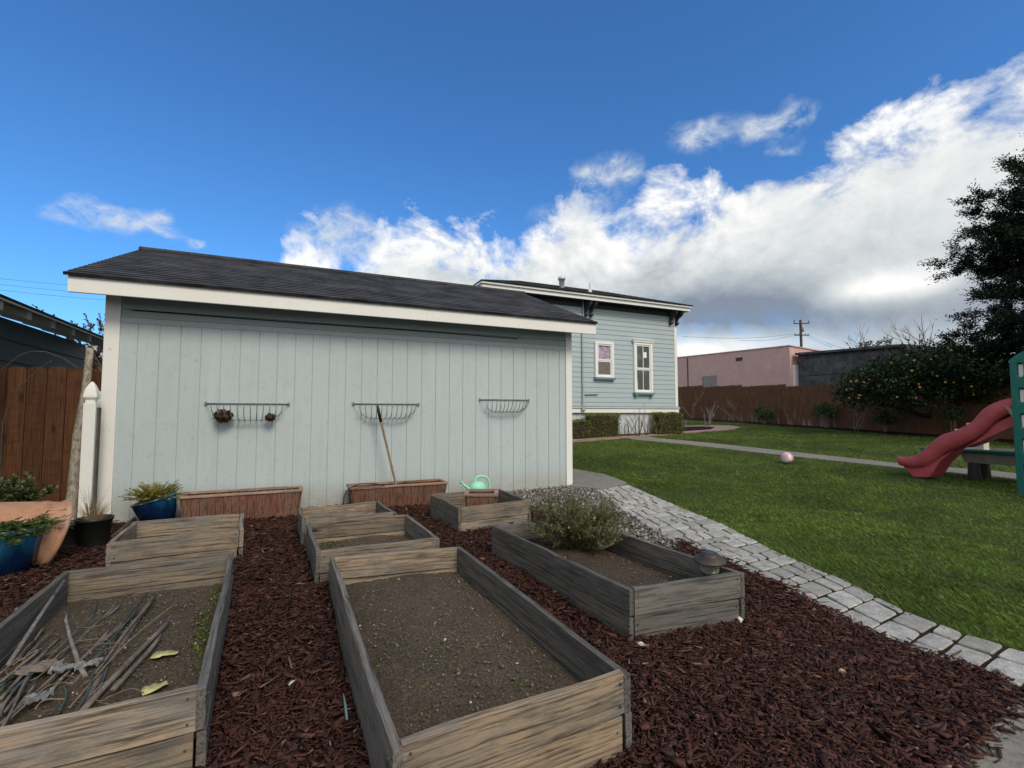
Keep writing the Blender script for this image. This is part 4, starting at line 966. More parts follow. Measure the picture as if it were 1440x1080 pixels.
def utility_pole():
    q = Dp(1125.5, 450, 52); x, y = q.x, q.y
    t = thing('utility_pole', (x, y, 0), 'wooden utility pole with two crossarms rising behind the pink building', 'utility pole')
    mb = MB(); mb.tube([(x, y, -1), (x, y, q.z)], [.16, .12], 10); mb.build('pole', m_polew, t)
    ar = Vector((rt[0], rt[1], 0)) * .97 + Vector((fh[0], fh[1], 0)) * .25
    for py, ln, ang in ((455.5, 1.0, .04), (472, .95, .03)):
        z = Dp(1125.5, py, 52).z; mb = MB(); c = Vector((x, y, z)) - Vector((fh[0], fh[1], 0)) * .17
        mb.tube([c - ar * ln - Vector((0, 0, ang)), c + ar * ln + Vector((0, 0, ang * 2))], .06, 6); o = mb.build('crossarm', m_polew, t)
        for s in (-.93, .93) if py < 460 else (-.9, -.4, .5, .9):
            i = MB(); p = c + ar * ln * s; h = .30 if py < 460 else .1; i.tube([p + Vector((0, 0, .03)), p + Vector((0, 0, .05 + h))], [.04, .05], 8); i.build('insulator', m_darkpl, o)
    mb = MB(); z = Dp(1125.5, 463, 52).z; c = Vector((x, y, z)) + Vector((rt[0], rt[1], 0)) * .22; mb.lathe([(0.02, -.3), (.12, -.28), (.12, .25), (.02, .3)], 12, c); mb.build('transformer', m_greypl, t, True)
    zz = Dp(1125.5, 471.5, 52).z
    for k, (ex, ey, d2) in enumerate(((960, 473, 40), (1040, 478.5, 45), (1192, 491.5, 36), (1170, 488, 36))):
        e = Dp(ex, ey, d2); p = Vector((x, y, zz + .1)) + ar * (-.85, -.4, .9, .5)[k]; pts = []
        for i in range(13):
            f = i / 12; w = p.lerp(e, f); w.z -= .5 * math.sin(PI * f) * (.6 if k < 2 else .25); pts.append(w)
        mb = MB(); mb.tube(pts, .012, 5); o = mb.build('power_line', m_cable)
        setp(o, ('thin cable running from the utility pole towards the house corner, upper one', 'thin cable sagging from the utility pole low over the pink wall', 'thin cable dropping from the utility pole to the flat roof edge', 'second thin cable dropping from the utility pole, the steeper one')[k], 'cable', 'cables strung from the utility pole')
utility_pole()
for k, (ya, yb, lab) in enumerate(((383.5, 394, 'topmost of three thin overhead wires above the outbuilding roof'), (390, 403, 'middle one of three thin overhead wires above the outbuilding roof'), (397, 411, 'lowest of three thin overhead wires above the outbuilding roof'))):
    a = Dp(-260, ya - 26, 34); b = Dp(110, yb, 40); c = b + (b - a) * .6
    mb = MB(); mb.tube([a.lerp(c, i / 14) - Vector((0, 0, .5 * math.sin(PI * i / 14))) for i in range(15)], .011, 5)
    setp(mb.build('overhead_wire', m_cable), lab, 'cable', 'overhead wires in the sky')
# low roof and fence seen in the gap beside the shed
def far_roof():
    p = Dp(136, 500, 16); t = thing('bungalow', (p.x - 1, p.y + 2, 0), 'small tan bungalow with pale roof in the gap beside the shed post', 'house')
    z = Dp(136, 503, 16).z; zt = Dp(136, 494, 16).z
    mb = MB(); mb.box(p.x - 4, p.x + 3, p.y + .3, p.y + 5, -.1, z - .05); mb.build('wall', mat_plain('tan_wall', (.25, .17, .11)), t)
    mb = MB(); mb.hexa([(p.x - 4.4, p.y, z - .04), (p.x + 3.4, p.y, z - .04), (p.x + 3.4, p.y + 5, z + .02), (p.x - 4.4, p.y + 5, z + .02), (p.x - 4.4, p.y, z), (p.x + 3.4, p.y, z), (p.x + 3.4, p.y + 3, zt + .5), (p.x - 4.4, p.y + 3, zt + .5)]); mb.build('roof', mat_plain('pale_roof', (.45, .43, .40)), t)
far_roof()

# ------------------------------------------------------------------ things along the shed wall
def wall_basket(xa, xb, za, zb, label, proto=None):
    """hay-rack wire basket, half-round, against the wall"""
    t = thing('wall_basket', ((xa + xb) / 2, YS, za), label, 'wall planter', 'wire hay-rack baskets on the shed wall')
    w = xb - xa; d = .22; h = za - zb; r = .0062; n = 20
    def rim(s):  # s 0..1 along the front rim, rounded corners
        return xa + w * s
    mb = MB()
    ys = YS - .012
    pts = []
    for i in range(25):
        s = i / 24; dep = d * (1 - abs(2 * s - 1) ** 5); pts.append((rim(s), ys - dep, za))
    mb.tube(pts, r, 6); mb.tube([(xa, ys, za), (xb, ys, za)], r, 6); mb.build('rim', m_wire, t)
    mb = MB(); low = []
    for i in range(1, 13):
        s = i / 13.0; x = rim(s); dep = d * (1 - abs(2 * s - 1) ** 5)
        xl = xa + .05 + (w - .10) * s; yl = ys - dep * .35; dz = h * (1 - abs(2 * s - 1) ** 7)
        P = []
        for k in range(9):
            q = k / 8; a = q * PI / 2
            P.append((x + (xl - x) * (1 - math.cos(a)), ys - dep + (dep * .65) * (1 - math.cos(a)), za - dz * math.sin(a)))
        mb.tube(P, r * .8, 5); low.append(P[-1])
        mb.tube([P[-1], (xl, ys - .003, za - dz * .92)], r * .8, 5)
    mb.tube(low, r, 6); mb.build('bars', m_wire, t)
    mb = MB(); mb.box(xa - .012, xa + .014, YS - .02, YS - .001, za - .02, za + .022); mb.box(xb - .014, xb + .012, YS - .02, YS - .001, za - .02, za + .022); mb.build('bracket', m_wire, t)
    return t
wall_basket(-.895, 0.0, 1.335, 1.135, 'wire wall basket holding two clumps of dried moss')
wall_basket(.775, 1.655, 1.345, 1.145, 'empty wire wall basket that the wooden handle leans on')
wall_basket(2.575, 3.385, 1.42, 1.235, 'empty wire wall basket closest to the shed corner post')
def clump(px, py, r, label, seed):
    rg = np.random.default_rng(seed); c = Yp(px, py, YS - .12); n = 520
    d = rg.normal(0, 1, (n, 3)); d /= np.linalg.norm(d, axis=1)[:, None]; p = d * r * rg.uniform(.15, 1, (n, 1)) ** .5 * np.array([1.3, .8, .85]); p[:, 2] += rg.normal(0, .008, n)
    e = rg.normal(0, 1, (n, 3)) * r * .17; w = rg.normal(0, 1, (n, 3)) * .006
    V = np.stack([p - e - w, p - e + w, p + e + w, p + e - w], 1) + np.array(c)
    o = np_mesh2('moss_clump', V, [(0, 1, 2, 3)], m_coco)
    mb = MB(); mb.lathe([(0.001, -r * .7), (r * .8, -r * .45), (r * .95, 0), (r * .6, r * .5), (0.001, r * .6)], 12, c, wob=lambda a, z: .2 * math.sin(3 * a + seed) + .12 * math.sin(5 * a + z * 40))
    core = mb.build('moss_core', m_coco, o, True); core.location = (0, 0, 0)
    setp(o, label, 'dried moss')
clump(314, 585, .075, 'larger ragged brown clump of dried moss in the wall basket', 4)
clump(380, 587, .042, 'smaller round brown clump of dried moss in the wall basket', 5)
def handle():
    a = Yp(531, 573, YS - .20); b = Yp(556, 678, YS - .30); e = b + (b - a) * .22
    t = thing('tool_handle', e, 'old wooden tool handle leaning from planter to wire basket', 'handle')
    mb = MB(); mb.tube([e.lerp(a, i / 8) for i in range(9)], [.015] * 8 + [.014], 10); mb.build('shaft', m_stick, t, True)
    mb = MB(); k = a + (e - a) * .16; mb.tube([a + (a - e).normalized() * .03, a, k], [.012, .021, .0195], 10); mb.build('grip', m_black, t, True)
handle()
def planter(x0, x1, y0, y1, z0, z1, label, taper=.03, nsl=14, rot=0, c=None):
    cx, cy = (x0 + x1) / 2, (y0 + y1) / 2
    t = thing('wooden_planter', (cx, cy, z0), label, 'planter box', 'redwood slat planter boxes'); t.rotation_euler = (0, 0, rot)
    hx, hy, h = (x1 - x0) / 2, (y1 - y0) / 2, z1 - z0
    def wall(n, L, place):
        for side in (-1, 1):
            mb = MB(); w = 2 * L / n
            for i in range(n):
                a = -L + w * i + .002; b = a + w - .004; q = U(-.002, .002)
                f = 1 - taper / L
                P = []
                for s, zz in ((1, 0), (0, 0)): pass
                if place == 'y':
                    yo = side * hy; yi = side * (hy - .018); yob = side * (hy - taper); yib = side * (hy - taper - .018)
                    P = [(a * f, yob, 0), (b * f, yob, 0), (b * f, yib, 0), (a * f, yib, 0), (a, yo + q, h - .02), (b, yo + q, h - .02), (b, yi, h - .02), (a, yi, h - .02)]
                else:
                    xo = side * hx; xi = side * (hx - .018); xob = side * (hx - taper); xib = side * (hx - taper - .018)
                    P = [(xob, a * f, 0), (xob, b * f, 0), (xib, b * f, 0), (xib, a * f, 0), (xo + q, a, h - .02), (xo + q, b, h - .02), (xi, b, h - .02), (xi, a, h - .02)]
                mb.hexa(P)
            o = mb.build('slat_wall', m_redwood, t, local=True); bevel(o, .0025)
    wall(nsl, hx - .019, 'y'); wall(max(3, int(nsl * hy / hx)), hy - .019, 'x')
    mb = MB(); e = .012; w = .045
    mb.box(-hx - e, hx + e, -hy - e, -hy - e + w, h - .0195, h + .006); mb.box(-hx - e, hx + e, hy + e - w, hy + e, h - .0195, h + .006)
    bevel(mb.build('rim', m_redrim, t, local=True), .003)
    mb = MB(); mb.box(-hx - e, -hx - e + w, -hy - e + w + .001, hy + e - w - .001, h - .0195, h + .004); mb.box(hx + e - w, hx + e, -hy - e + w + .001, hy + e - w - .001, h - .0195, h + .004)
    bevel(mb.build('rim', m_redrim, t, local=True), .003)
    mb = MB(); mb.box(-hx + .06, hx - .06, -hy + .045, hy - .045, .01, h * .45); o = mb.build('soil', m_soil2, t, local=True)
    return t
a = Yp(252, 706, 6.29); b = Yp(426, 686, 6.29)
planter(a.x, b.x - .01, 6.29, 6.64, .0, .315, 'long reddish slat planter beside the tilted blue fern pot', .03, 15)
a = Yp(493, 688, 6.27); b = Yp(629, 676, 6.27)
planter(a.x, b.x, 6.27, 6.62, .0, .30, 'long greyed slat planter that the wooden handle stands in', .03, 13)
sq = [Zp(650, 691, .37), Zp(671, 701, .37), Zp(705.5, 692, .37), Zp(682, 684.5, .37)]
cx = sum(p.x for p in sq) / 4; cy = sum(p.y for p in sq) / 4
print('square planter', [tuple(round(q, 2) for q in p) for p in sq])
planter(cx - .17, cx + .17, cy - .17, cy + .17, .10, .37, 'small square slat planter standing inside the short raised bed', .02, 4, R(-24))
def cable():
    P = [Yp(*p, 6.2) for p in ((483, 708), (484, 698), (488, 690), (496, 684), (506, 680.5), (520, 679.5), (531, 681))]
    mb = MB(); mb.tube(P + [Yp(545, 684, 6.3)], .006, 6); setp(mb.build('garden_hose', m_black, None, True), 'thin black irrigation tube curling over the end of the greyed planter', 'hose')
cable()
def watering_can():
    c = Yp(672, 684, 6.2); x, y = c.x, c.y; zb = .03
    t = thing('watering_can', (x, y, zb), 'mint green plastic watering can in front of the shed wall', 'watering can')
    mb = MB(); mb.lathe([(.001, 0), (.088, 0), (.10, .02), (.106, .13), (.10, .205), (.075, .25), (.035, .268), (.001, .27)], 24, (x, y, zb), Matrix.Diagonal((1.15, .8, 1)).to_3x3()); mb.build('body', m_mint, t, True)
    mb = MB(); P = [Yp(*p, 6.2) for p in ((666, 690), (660, 688), (655, 684), (650, 679.5))]; mb.tube(P, [.03, .022, .017, .015], 12); 
    d = (P[-1] - P[-2]).normalized(); mb.tube([P[-1], P[-1] + d * .02], [.016, .028], 12); mb.build('spout', m_mint, t, True)
    mb = MB(); P = [Yp(*p, 6.2) for p in ((668.5, 683), (667.5, 676), (670, 671), (676, 669.5), (683, 670.5), (687, 675), (688.5, 682), (688, 690))]
    Q = []
    for i in range(len(P) - 1): Q += [P[i].lerp(P[i + 1], k / 3) for k in range(3)]
    mb.tube(Q + [P[-1]], .016, 10); mb.build('handle', m_mint, t, True)
watering_can()
def blue_tray():
    c = Yp(638, 692, 6.25); mb = MB(); x, y, z = c.x, c.y, .09
    o = []
    mb.hexa([(x - .15, y - .07, z - .09), (x + .13, y - .09, z - .03), (x + .13, y + .06, z - .03), (x - .15, y + .06, z - .09), (x - .17, y - .08, z - .04), (x + .15, y - .10, z + .02), (x + .15, y + .07, z + .02), (x - .17, y + .07, z - .04)])
    mb.tube([(x + .1, y - .05, z + .02), (x + .2, y - .06, z + .06), (x + .25, y - .06, z + .03)], .018, 8)
    setp(bevel(mb.build('plastic_scoop', m_bluepl), .012), 'dark blue plastic scoop on the ground beside the mint watering can', 'scoop')
blue_tray()

# ------------------------------------------------------------------ pots and plants on the shed's near end
def arcs(mb, base, n, L, spread, rad, droop=.5, up=1.0, rg=random):
    out = []
    for i in range(n):
        a = rg.uniform(0, 2 * PI); el = rg.uniform(.25, 1) * up; d = Vector((math.cos(a) * spread, math.sin(a) * spread, el)).normalized()
        l = L * rg.uniform(.6, 1.1); p = Vector(base) + Vector((rg.uniform(-1, 1), rg.uniform(-1, 1), 0)) * spread * .08; P = [p]
        for k in range(6):
            d = (d + Vector((0, 0, -droop * .16)) + Vector((rg.uniform(-.1, .1), rg.uniform(-.1, .1), rg.uniform(-.06, .06)))).normalized(); p = p + d * l / 6; P.append(p)
        mb.tube(P, [rad * (1 - .12 * j) for j in range(7)], 5); out.append(P)
    return out
def leaf_quads(C, D, L, W, rg, jit=.5, fold=0.15):
    """C (n,3) leaf bases, D (n,3) direction; diamond leaves"""
    n = len(C); D = D + rg.normal(0, jit, (n, 3)); D /= np.maximum(np.linalg.norm(D, axis=1), 1e-6)[:, None]
    r = rg.normal(0, 1, (n, 3)); S_ = np.cross(D, r); S_ /= np.maximum(np.linalg.norm(S_, axis=1), 1e-6)[:, None]; N = np.cross(D, S_)
    l = (L * rg.uniform(.6, 1.2, n))[:, None]; w = (W * rg.uniform(.7, 1.2, n))[:, None]
    return np.stack([C, C + D * l * .45 + S_ * w * .5 + N * l * fold, C + D * l, C + D * l * .45 - S_ * w * .5 + N * l * fold], 1)
def leaves(name, V, mat, parent): return np_mesh2(name, V, [(0, 1, 2, 3)], mat, parent)
def along(paths, per, rg, t0=.2):
    C = []; D = []
    for P in paths:
        for k in range(per):
            f = (t0 + (1 - t0) * rg.random()) * (len(P) - 1); i = min(int(f), len(P) - 2); g = f - i
            C.append(P[i].lerp(P[i + 1], g)); D.append((P[i + 1] - P[i]).normalized())
    return np.array(C), np.array(D)
def frond_leaves(paths, rg, L, W, step=.018, t0=.15):
    """flat feather of leaflets to both sides of each stem"""
    C = []; D = []
    for P in paths:
        for i in range(len(P) - 1):
            seg = P[i + 1] - P[i]; m = max(1, int(seg.length / step)); sd_ = seg.cross(Vector((0, 0, 1)))
            if sd_.length < 1e-5: sd_ = Vector((1, 0, 0))
            sd_.normalize()
            for k in range(m):
                if (i + k / m) / (len(P) - 1) < t0: continue
                for s in (-1, 1): C.append(P[i] + seg * (k / m)); D.append(seg.normalized() * .75 + sd_ * s)
    return leaf_quads(np.array(C), np.array(D), L, W, rg, .22, .1)
def glazed_pot(c, r, h, label, tilt=(0, 0), name='glazed_pot'):
    M = (Matrix.Rotation(tilt[0], 3, 'Y') @ Matrix.Rotation(tilt[1], 3, 'X'))
    t = thing(name, c, label, 'plant pot')
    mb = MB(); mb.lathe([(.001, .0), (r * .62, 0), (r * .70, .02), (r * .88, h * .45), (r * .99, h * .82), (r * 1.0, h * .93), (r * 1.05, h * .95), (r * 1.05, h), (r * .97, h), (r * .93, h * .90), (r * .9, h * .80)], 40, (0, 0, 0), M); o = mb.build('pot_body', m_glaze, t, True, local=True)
    mb = MB(); mb.lathe([(.001, h * .84), (r * .93, h * .82)], 24, (0, 0, 0), M); mb.build('soil', m_soil2, t, local=True)
    return t, M
def potted(c, r, h, label, plabel, mat, tilt, seed, n, L, spread, droop, up, kind='frond', name='potted_plant', ll=.02, lw=.006):
    t, M = glazed_pot(c, r, h, label, tilt); rg = random.Random(seed); nr = np.random.default_rng(seed)
    top = Vector(c) + M @ Vector((0, 0, h * .84))
    p = thing(name, top, plabel, 'plant'); mb = MB()
    paths = arcs(mb, top, n, L, spread, .0022, droop, up, rg); mb.build('stems', m_twig, p)
    V = frond_leaves(paths, nr, ll, lw, .011) if kind == 'frond' else leaf_quads(*along(paths, 40, nr), ll, lw, nr, .9)
    leaves('foliage', V, mat, p)
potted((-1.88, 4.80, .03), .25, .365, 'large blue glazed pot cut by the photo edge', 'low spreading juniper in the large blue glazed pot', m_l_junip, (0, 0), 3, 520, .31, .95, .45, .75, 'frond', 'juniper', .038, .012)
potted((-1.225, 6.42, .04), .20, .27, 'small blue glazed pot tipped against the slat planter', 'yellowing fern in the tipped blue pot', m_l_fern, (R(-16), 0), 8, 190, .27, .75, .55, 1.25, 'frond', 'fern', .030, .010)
def terracotta():
    t = thing('terracotta_pot', (-1.86, 5.25, .03), 'big terracotta pot lying tipped on its side', 'plant pot')
    ax_ = Vector((.80, .42, -.30)).normalized(); M = ax_.to_track_quat('Z', 'Y').to_matrix()
    b = Zp(52, 790, .07); c = b + Vector((.085, .03, .195)) ; pr_ = [(.001, -.42), (.17, -.42), (.18, -.39), (.215, -.22), (.245, -.05), (.250, -.03), (.262, -.028), (.266, 0), (.258, .012), (.24, .01), (.22, -.1), (.16, -.38), (.001, -.385)]
    t.location = (c.x, c.y, .05)
    mb = MB(); mb.lathe(pr_, 56, c, M); o = mb.build('pot_body', m_terra, t, True)
    mb = MB()
    for k in range(40):
        a = 2 * PI * k / 40; p = c + M @ Vector((.238 * math.cos(a), .238 * math.sin(a), -.06)); q = c + M @ Vector((.215 * math.cos(a + .1), .215 * math.sin(a + .1), -.19)); mb.tube([p, p.lerp(q, .5) + (M @ Vector((math.cos(a), math.sin(a), 0))) * .01, q], [.0012, .0035, .001], 6)
    mb.build('relief_band', m_terra, t, True)
terracotta()
def nursery_pot(c, r, h, label):
    t = thing('nursery_pot', c, label, 'plant pot'); mb = MB()
    mb.lathe([(.001, 0), (r * .80, 0), (r * .82, .01), (r * .96, h * .82), (r * 1.0, h * .83), (r * 1.0, h * .90), (r * 1.06, h * .91), (r * 1.07, h), (r * .99, h), (r * .95, h * .9), (r * .9, h * .75)], 32, wob=lambda a, z: .012 * math.sin(2 * a)); mb.build('pot_body', m_black, t, True, local=True)
    mb = MB(); mb.lathe([(.001, h * .86), (r * .95, h * .84)], 20); mb.build('soil', m_soil2, t, local=True); return t
nursery_pot((-1.56, 5.58, 0.0), .128, .285, 'black plastic nursery pot holding a dead dry plant')
nursery_pot((-1.80, 5.78, 0.0), .12, .22, 'lower empty black pot half hidden behind the terracotta pot')
def dead_plant():
    c = Vector((-1.56, 5.58, .24)); t = thing('dry_plant', c, 'dead straw-brown plant in the black nursery pot', 'plant'); rg = random.Random(4)
    mb = MB(); arcs(mb, c, 130, .20, .5, .0020, .25, 1.3, rg); mb.build('dry_stems', m_straw, t)
    mb = MB(); arcs(mb, c + Vector((-.03, 0, 0)), 26, .34, .16, .0022, .1, 1.6, rg); mb.build('tall_stems', m_twig, t)
dead_plant()
def bushy(c, n, L, spread, up, droop, mat, label, seed, ll, lw, per, name='shrub', cat='plant', group=None, stem=.004, t0=.3, jit=.9, stemm=None):
    t = thing(name, c, label, cat, group); rg = random.Random(seed); nr = np.random.default_rng(seed); mb = MB()
    paths = arcs(mb, c, n, L, spread, stem, droop, up, rg)
    tw = []
    for P in paths:
        for _ in range(4):
            i = rg.randrange(2, 6); d = (P[i] - P[i - 1]).normalized() + Vector((rg.uniform(-.9, .9), rg.uniform(-.9, .9), rg.uniform(-.3, .8))); d.normalize(); l = L * rg.uniform(.15, .4)
            Q = [P[i] + d * l * k / 3 + Vector((0, 0, -droop * .03 * k * k * l)) for k in range(4)]; mb.tube(Q, stem * .4, 4); tw.append(Q)
    mb.build('stems', stemm or m_twig, t)
    C, D = along(paths + tw, per, nr, t0); leaves('foliage', leaf_quads(C, D, ll, lw, nr, jit), mat, t); return t
bushy((-2.34, 6.15, .24), 34, .36, .34, 1.2, .15, m_l_shrub, 'bushy green potted shrub against the brown fence panel', 12, .05, .022, 22)
def white_post():
    x, y = -1.885, 6.47; t = thing('fence_post', (x, y, 0), 'white wooden post with pointed finial standing beside the shed corner', 'post'); w = .052
    mb = MB(); mb.box(x - w, x + w, y - w, y + w, -.02, 1.325); bevel(mb.build('shaft', m_white, t), .004)
    mb = MB(); k = .7071
    def sq_(r, z): return [(x + a * r, y + b * r, z) for a, b in ((-1, -1), (1, -1), (1, 1), (-1, 1))]
    rings = [(w * .82, 1.325), (w * .78, 1.355), (w * .82, 1.36), (w * 1.12, 1.385), (w * 1.1, 1.41), (w * .86, 1.47), (w * .50, 1.52), (w * .16, 1.55)]
    vs = []; [vs.extend(sq_(r, z)) for r, z in rings]; n = len(rings)
    mb.add(vs, [(i * 4 + j, i * 4 + (j + 1) % 4, (i + 1) * 4 + (j + 1) % 4, (i + 1) * 4 + j) for i in range(n - 1) for j in range(4)] + [(0, 3, 2, 1), tuple((n - 1) * 4 + j for j in range(4))]); bevel(mb.build('finial', m_white, t), .004)
    bx('back_strip', m_bedgrey, t, x + w + .001, x + w + .018, y - .01, y + .06, -.02, 1.28)
white_post()
def log():
    a = Yp(127, 490, 6.62); b = Yp(119, 560, 6.58); c = Yp(110, 610, 6.55); d = Yp(101, 705, 6.5); e = d + (d - c) * .62
    mb = MB(); P = []; K = [a, b, c, d, e]
    for i in range(4): P += [K[i].lerp(K[i + 1], k / 4) for k in range(4)]
    P.append(e); mb.tube(P, [.032 + .0016 * i + U(-.002, .002) for i in range(len(P))], 10)
    setp(mb.build('leaning_pole', m_birch, None, True), 'mottled pale peeling pole leaning beside the white post', 'pole')
log()
def hoops():
    for k, (pts, y, lab) in enumerate((([(0, 690), (1, 650), (2, 622), (4, 593), (13, 567), (29, 544), (49, 524), (66, 511), (73, 507)], 6.35, 'dark bent wire hoop arching low in front of the brown fence'), ([(-14, 560), (-8, 535), (0, 522), (13, 511), (29, 499), (45, 494), (65, 495), (89, 504), (100, 511), (110, 518)], 6.5, 'dark bent wire hoop arching over the top of the brown fence'))):
        P = [Yp(*p, y) for p in pts]; Q = []
        for i in range(len(P) - 1): Q += [P[i].lerp(P[i + 1], j / 3) for j in range(3)]
        e = P[0].copy(); e.z = .0
        if k == 1: e.x -= .1
        mb = MB(); mb.tube([e] + Q + [P[-1]], .006, 6); setp(mb.build('wire_hoop', m_rustwire, None, True), lab, 'wire hoop', 'bent wire plant hoops')
hoops()
# plank edge between pot and shed foot
mb = MB(); a = Zp(155, 757, .02); b = Zp(190, 728, .05); mb.tube([a, b], .02, 4); setp(mb.build('timber_offcut', m_bedgrey), 'short dark timber offcut by the foot of the shed corner post', 'timber')
mb = MB(); mb.tube([(2.95, 6.58, .045), (3.3, 6.55, .05), (3.75, 6.62, .045)], .012, 6); setp(mb.build('drip_pipe', m_black), 'black drip pipe lying on the gravel along the shed foot', 'pipe')

# ------------------------------------------------------------------ bed contents
def stakes():
    t, I, sz, md = BEDS['L']; rg = random.Random(21)
    zs = sz + .035
    def st(pa, pb, r, mat, label, k, bend=0.0, lift=0.0, name='garden_stake', grp='old garden stakes and twigs heaped in the raised bed', cat='stake'):
        a = Zp(*pa, zs + lift); b = Zp(*pb, zs + lift + rg.uniform(0, .02)); P = []
        nrm = Vector((-(b - a).y, (b - a).x, 0)).normalized()
        for i in range(9):
            f = i / 8; P.append(a.lerp(b, f) + nrm * bend * math.sin(PI * f) + Vector((0, 0, .004 * math.sin(5 * f + k))) + nrm * .0015 * math.sin(9 * f + k * 2))
        mb = MB(); mb.tube(P, [r * (1 + .05 * math.sin(i * 2.1 + k)) for i in range(9)], 7)
        setp(mb.build(name, mat, None, True), label, cat, grp)
    z = lambda x, y: (x / 3.6, 780 + y / 3.6)
    G = 'green coated garden stake lying in the heap inside the raised bed'; B = 'old brown wooden stake lying in the heap inside the raised bed'
    green = [((0, 690), (205, 485)), ((0, 670), (200, 540)), ((405, 410), (490, 240)), ((500, 690), (560, 430)), ((380, 800), (470, 590)), ((150, 520), (280, 440)), ((420, 590), (700, 260)), ((560, 440), (745, 190)), ((0, 640), (320, 560)), ((300, 795), (320, 660)), ((0, 720), (170, 600))]
    for i, (a, b) in enumerate(green): st(z(*a), z(*b), rg.uniform(.0040, .0055), m_gstake, G, i, rg.uniform(-.012, .012), rg.uniform(.0, .03))
    brown = [((415, 800), (850, 340)), ((570, 690), (815, 415)), ((400, 790), (780, 215)), ((0, 890), (150, 600)), ((30, 840), (260, 640)), ((60, 820), (180, 650)), ((300, 530), (590, 250)), ((360, 430), (610, 255)), ((90, 540), (225, 370)), ((140, 500), (280, 385)), ((480, 600), (775, 225)), ((260, 550), (420, 420)), ((0, 780), (140, 570)), ((220, 620), (440, 520)), ((300, 640), (560, 380)), ((0, 600), (170, 440)), ((200, 560), (480, 300)), ((330, 700), (600, 400)), ((120, 700), (400, 440)), ((0, 740), (240, 480)), ((0, 860), (330, 560)), ((20, 800), (200, 540)), ((160, 640), (520, 300)), ((250, 690), (640, 330)), ((0, 820), (110, 640)), ((220, 500), (330, 400)), ((330, 610), (690, 300)), ((60, 620), (300, 430)), ((110, 780), (300, 600)), ((0, 640), (200, 480))]
    for i, (a, b) in enumerate(brown): st(z(*a), z(*b), rg.uniform(.009, .012) if i < 3 else rg.uniform(.0036, .0070), m_bstake, B, i + 20, rg.uniform(-.01, .01), rg.uniform(-.005, .035))
    # loose dry twigs
    for i in range(26):
        x, y = rg.uniform(40, 600), rg.uniform(360, 820); a_ = rg.uniform(-.9, .3); l = rg.uniform(60, 230)
        if y > 890 - x * .28: continue
        st(z(x, y), z(x + l * math.cos(a_), y + l * math.sin(a_) * .8), rg.uniform(.0012, .0026), m_straw if i % 3 == 0 else m_twig, 'thin dry twig tangled in the stake heap inside the raised bed', i + 60, rg.uniform(-.04, .04), rg.uniform(.01, .05), 'dry_twig', 'thin dry twigs tangled in the stake heap', 'twig')
    st(z(350, 770), z(905, 232), .0028, m_straw, 'long thin straw-coloured cane reaching furthest over the bare soil', 5, .03, .03, 'garden_cane', None, 'cane')
    P = [Zp(*z(*q), zs + h * .8) for q, h in (((435, 620), .02), ((400, 560), .05), ((385, 510), .08), ((355, 420), .10), ((333, 330), .10), ((338, 295), .09))]
    mb = MB(); mb.tube(P, [.009, .0085, .008, .007, .006, .004], 8); setp(mb.build('crooked_branch', m_paleb, None, True), 'crooked grey branch rising out of the stake heap', 'branch')
    P = [Zp(*z(*q), h) for q, h in (((40, 560), zs), ((130, 420), zs + .04), ((215, 290), .20), ((325, 130), .262))]
    mb = MB(); mb.tube(P, .009, 7); setp(mb.build('leaning_stake', m_paleb, None, True), 'long grey stake propped against the far corner of the raised bed', 'stake')
    # crumpled film and leaves
    def film(px, py, s, label, mat, seed, name='plastic_film', cat='plastic scrap'):
        r2 = random.Random(seed); c = Zp(*z(px, py), zs + .045); n = 7; vs = []
        for j in range(n):
            for i in range(n): vs.append((c.x + (i / (n - 1) - .5) * s * 1.5 + r2.uniform(-.008, .008), c.y + (j / (n - 1) - .5) * s + r2.uniform(-.008, .008), c.z + r2.uniform(-.014, .014)))
        mb = MB(); mb.add(vs, [(j * n + i, j * n + i + 1, (j + 1) * n + i + 1, (j + 1) * n + i) for j in range(n - 1) for i in range(n - 1)]); o = mb.build(name, mat); m = o.modifiers.new('solid', 'SOLIDIFY'); m.thickness = .0015; setp(o, label, cat)
    film(205, 565, .09, 'dull brownish sheet scrap on top of the stake heap', m_bstake, 1); film(330, 570, .055, 'cloudy plastic film scrap between the stakes', m_clear, 2); film(455, 550, .05, 'small cloudy plastic film scrap near the crooked branch', m_clear, 3); film(200, 715, .05, 'small white crumpled plastic scrap at the near edge of the heap', m_clear, 5)
    def leaf(px, py, a, label, s=1.0):
        c = Zp(*z(px, py), sz + .045); k = 8; vs = []
        for i in range(k + 1):
            f = i / k; w = .040 * s * math.sin(PI * f) ** .7 * (1 + .25 * math.sin(9 * f)); x = (f - .5) * .13 * s
            for q in (-1, 0, 1):
                vs.append((c.x + x * math.cos(a) - q * w * math.sin(a), c.y + x * math.sin(a) + q * w * math.cos(a), c.z + .007 * abs(q) + .007 * math.sin(5 * f) + U(-.003, .003)))
        mb = MB(); mb.add(vs, [(i * 3 + q, (i + 1) * 3 + q, (i + 1) * 3 + q + 1, i * 3 + q + 1) for i in range(k) for q in (0, 1)]); o = mb.build('fallen_leaf', m_yleaf, None, True); m = o.modifiers.new('solid', 'SOLIDIFY'); m.thickness = .001; setp(o, label, 'leaf', 'yellow fallen leaves on bed soil')
    leaf(835, 510, .35, 'yellow fallen leaf lying flat in the open soil', .85); leaf(785, 680, 1.0, 'paler curled fallen leaf close to the near board', .85)
stakes()
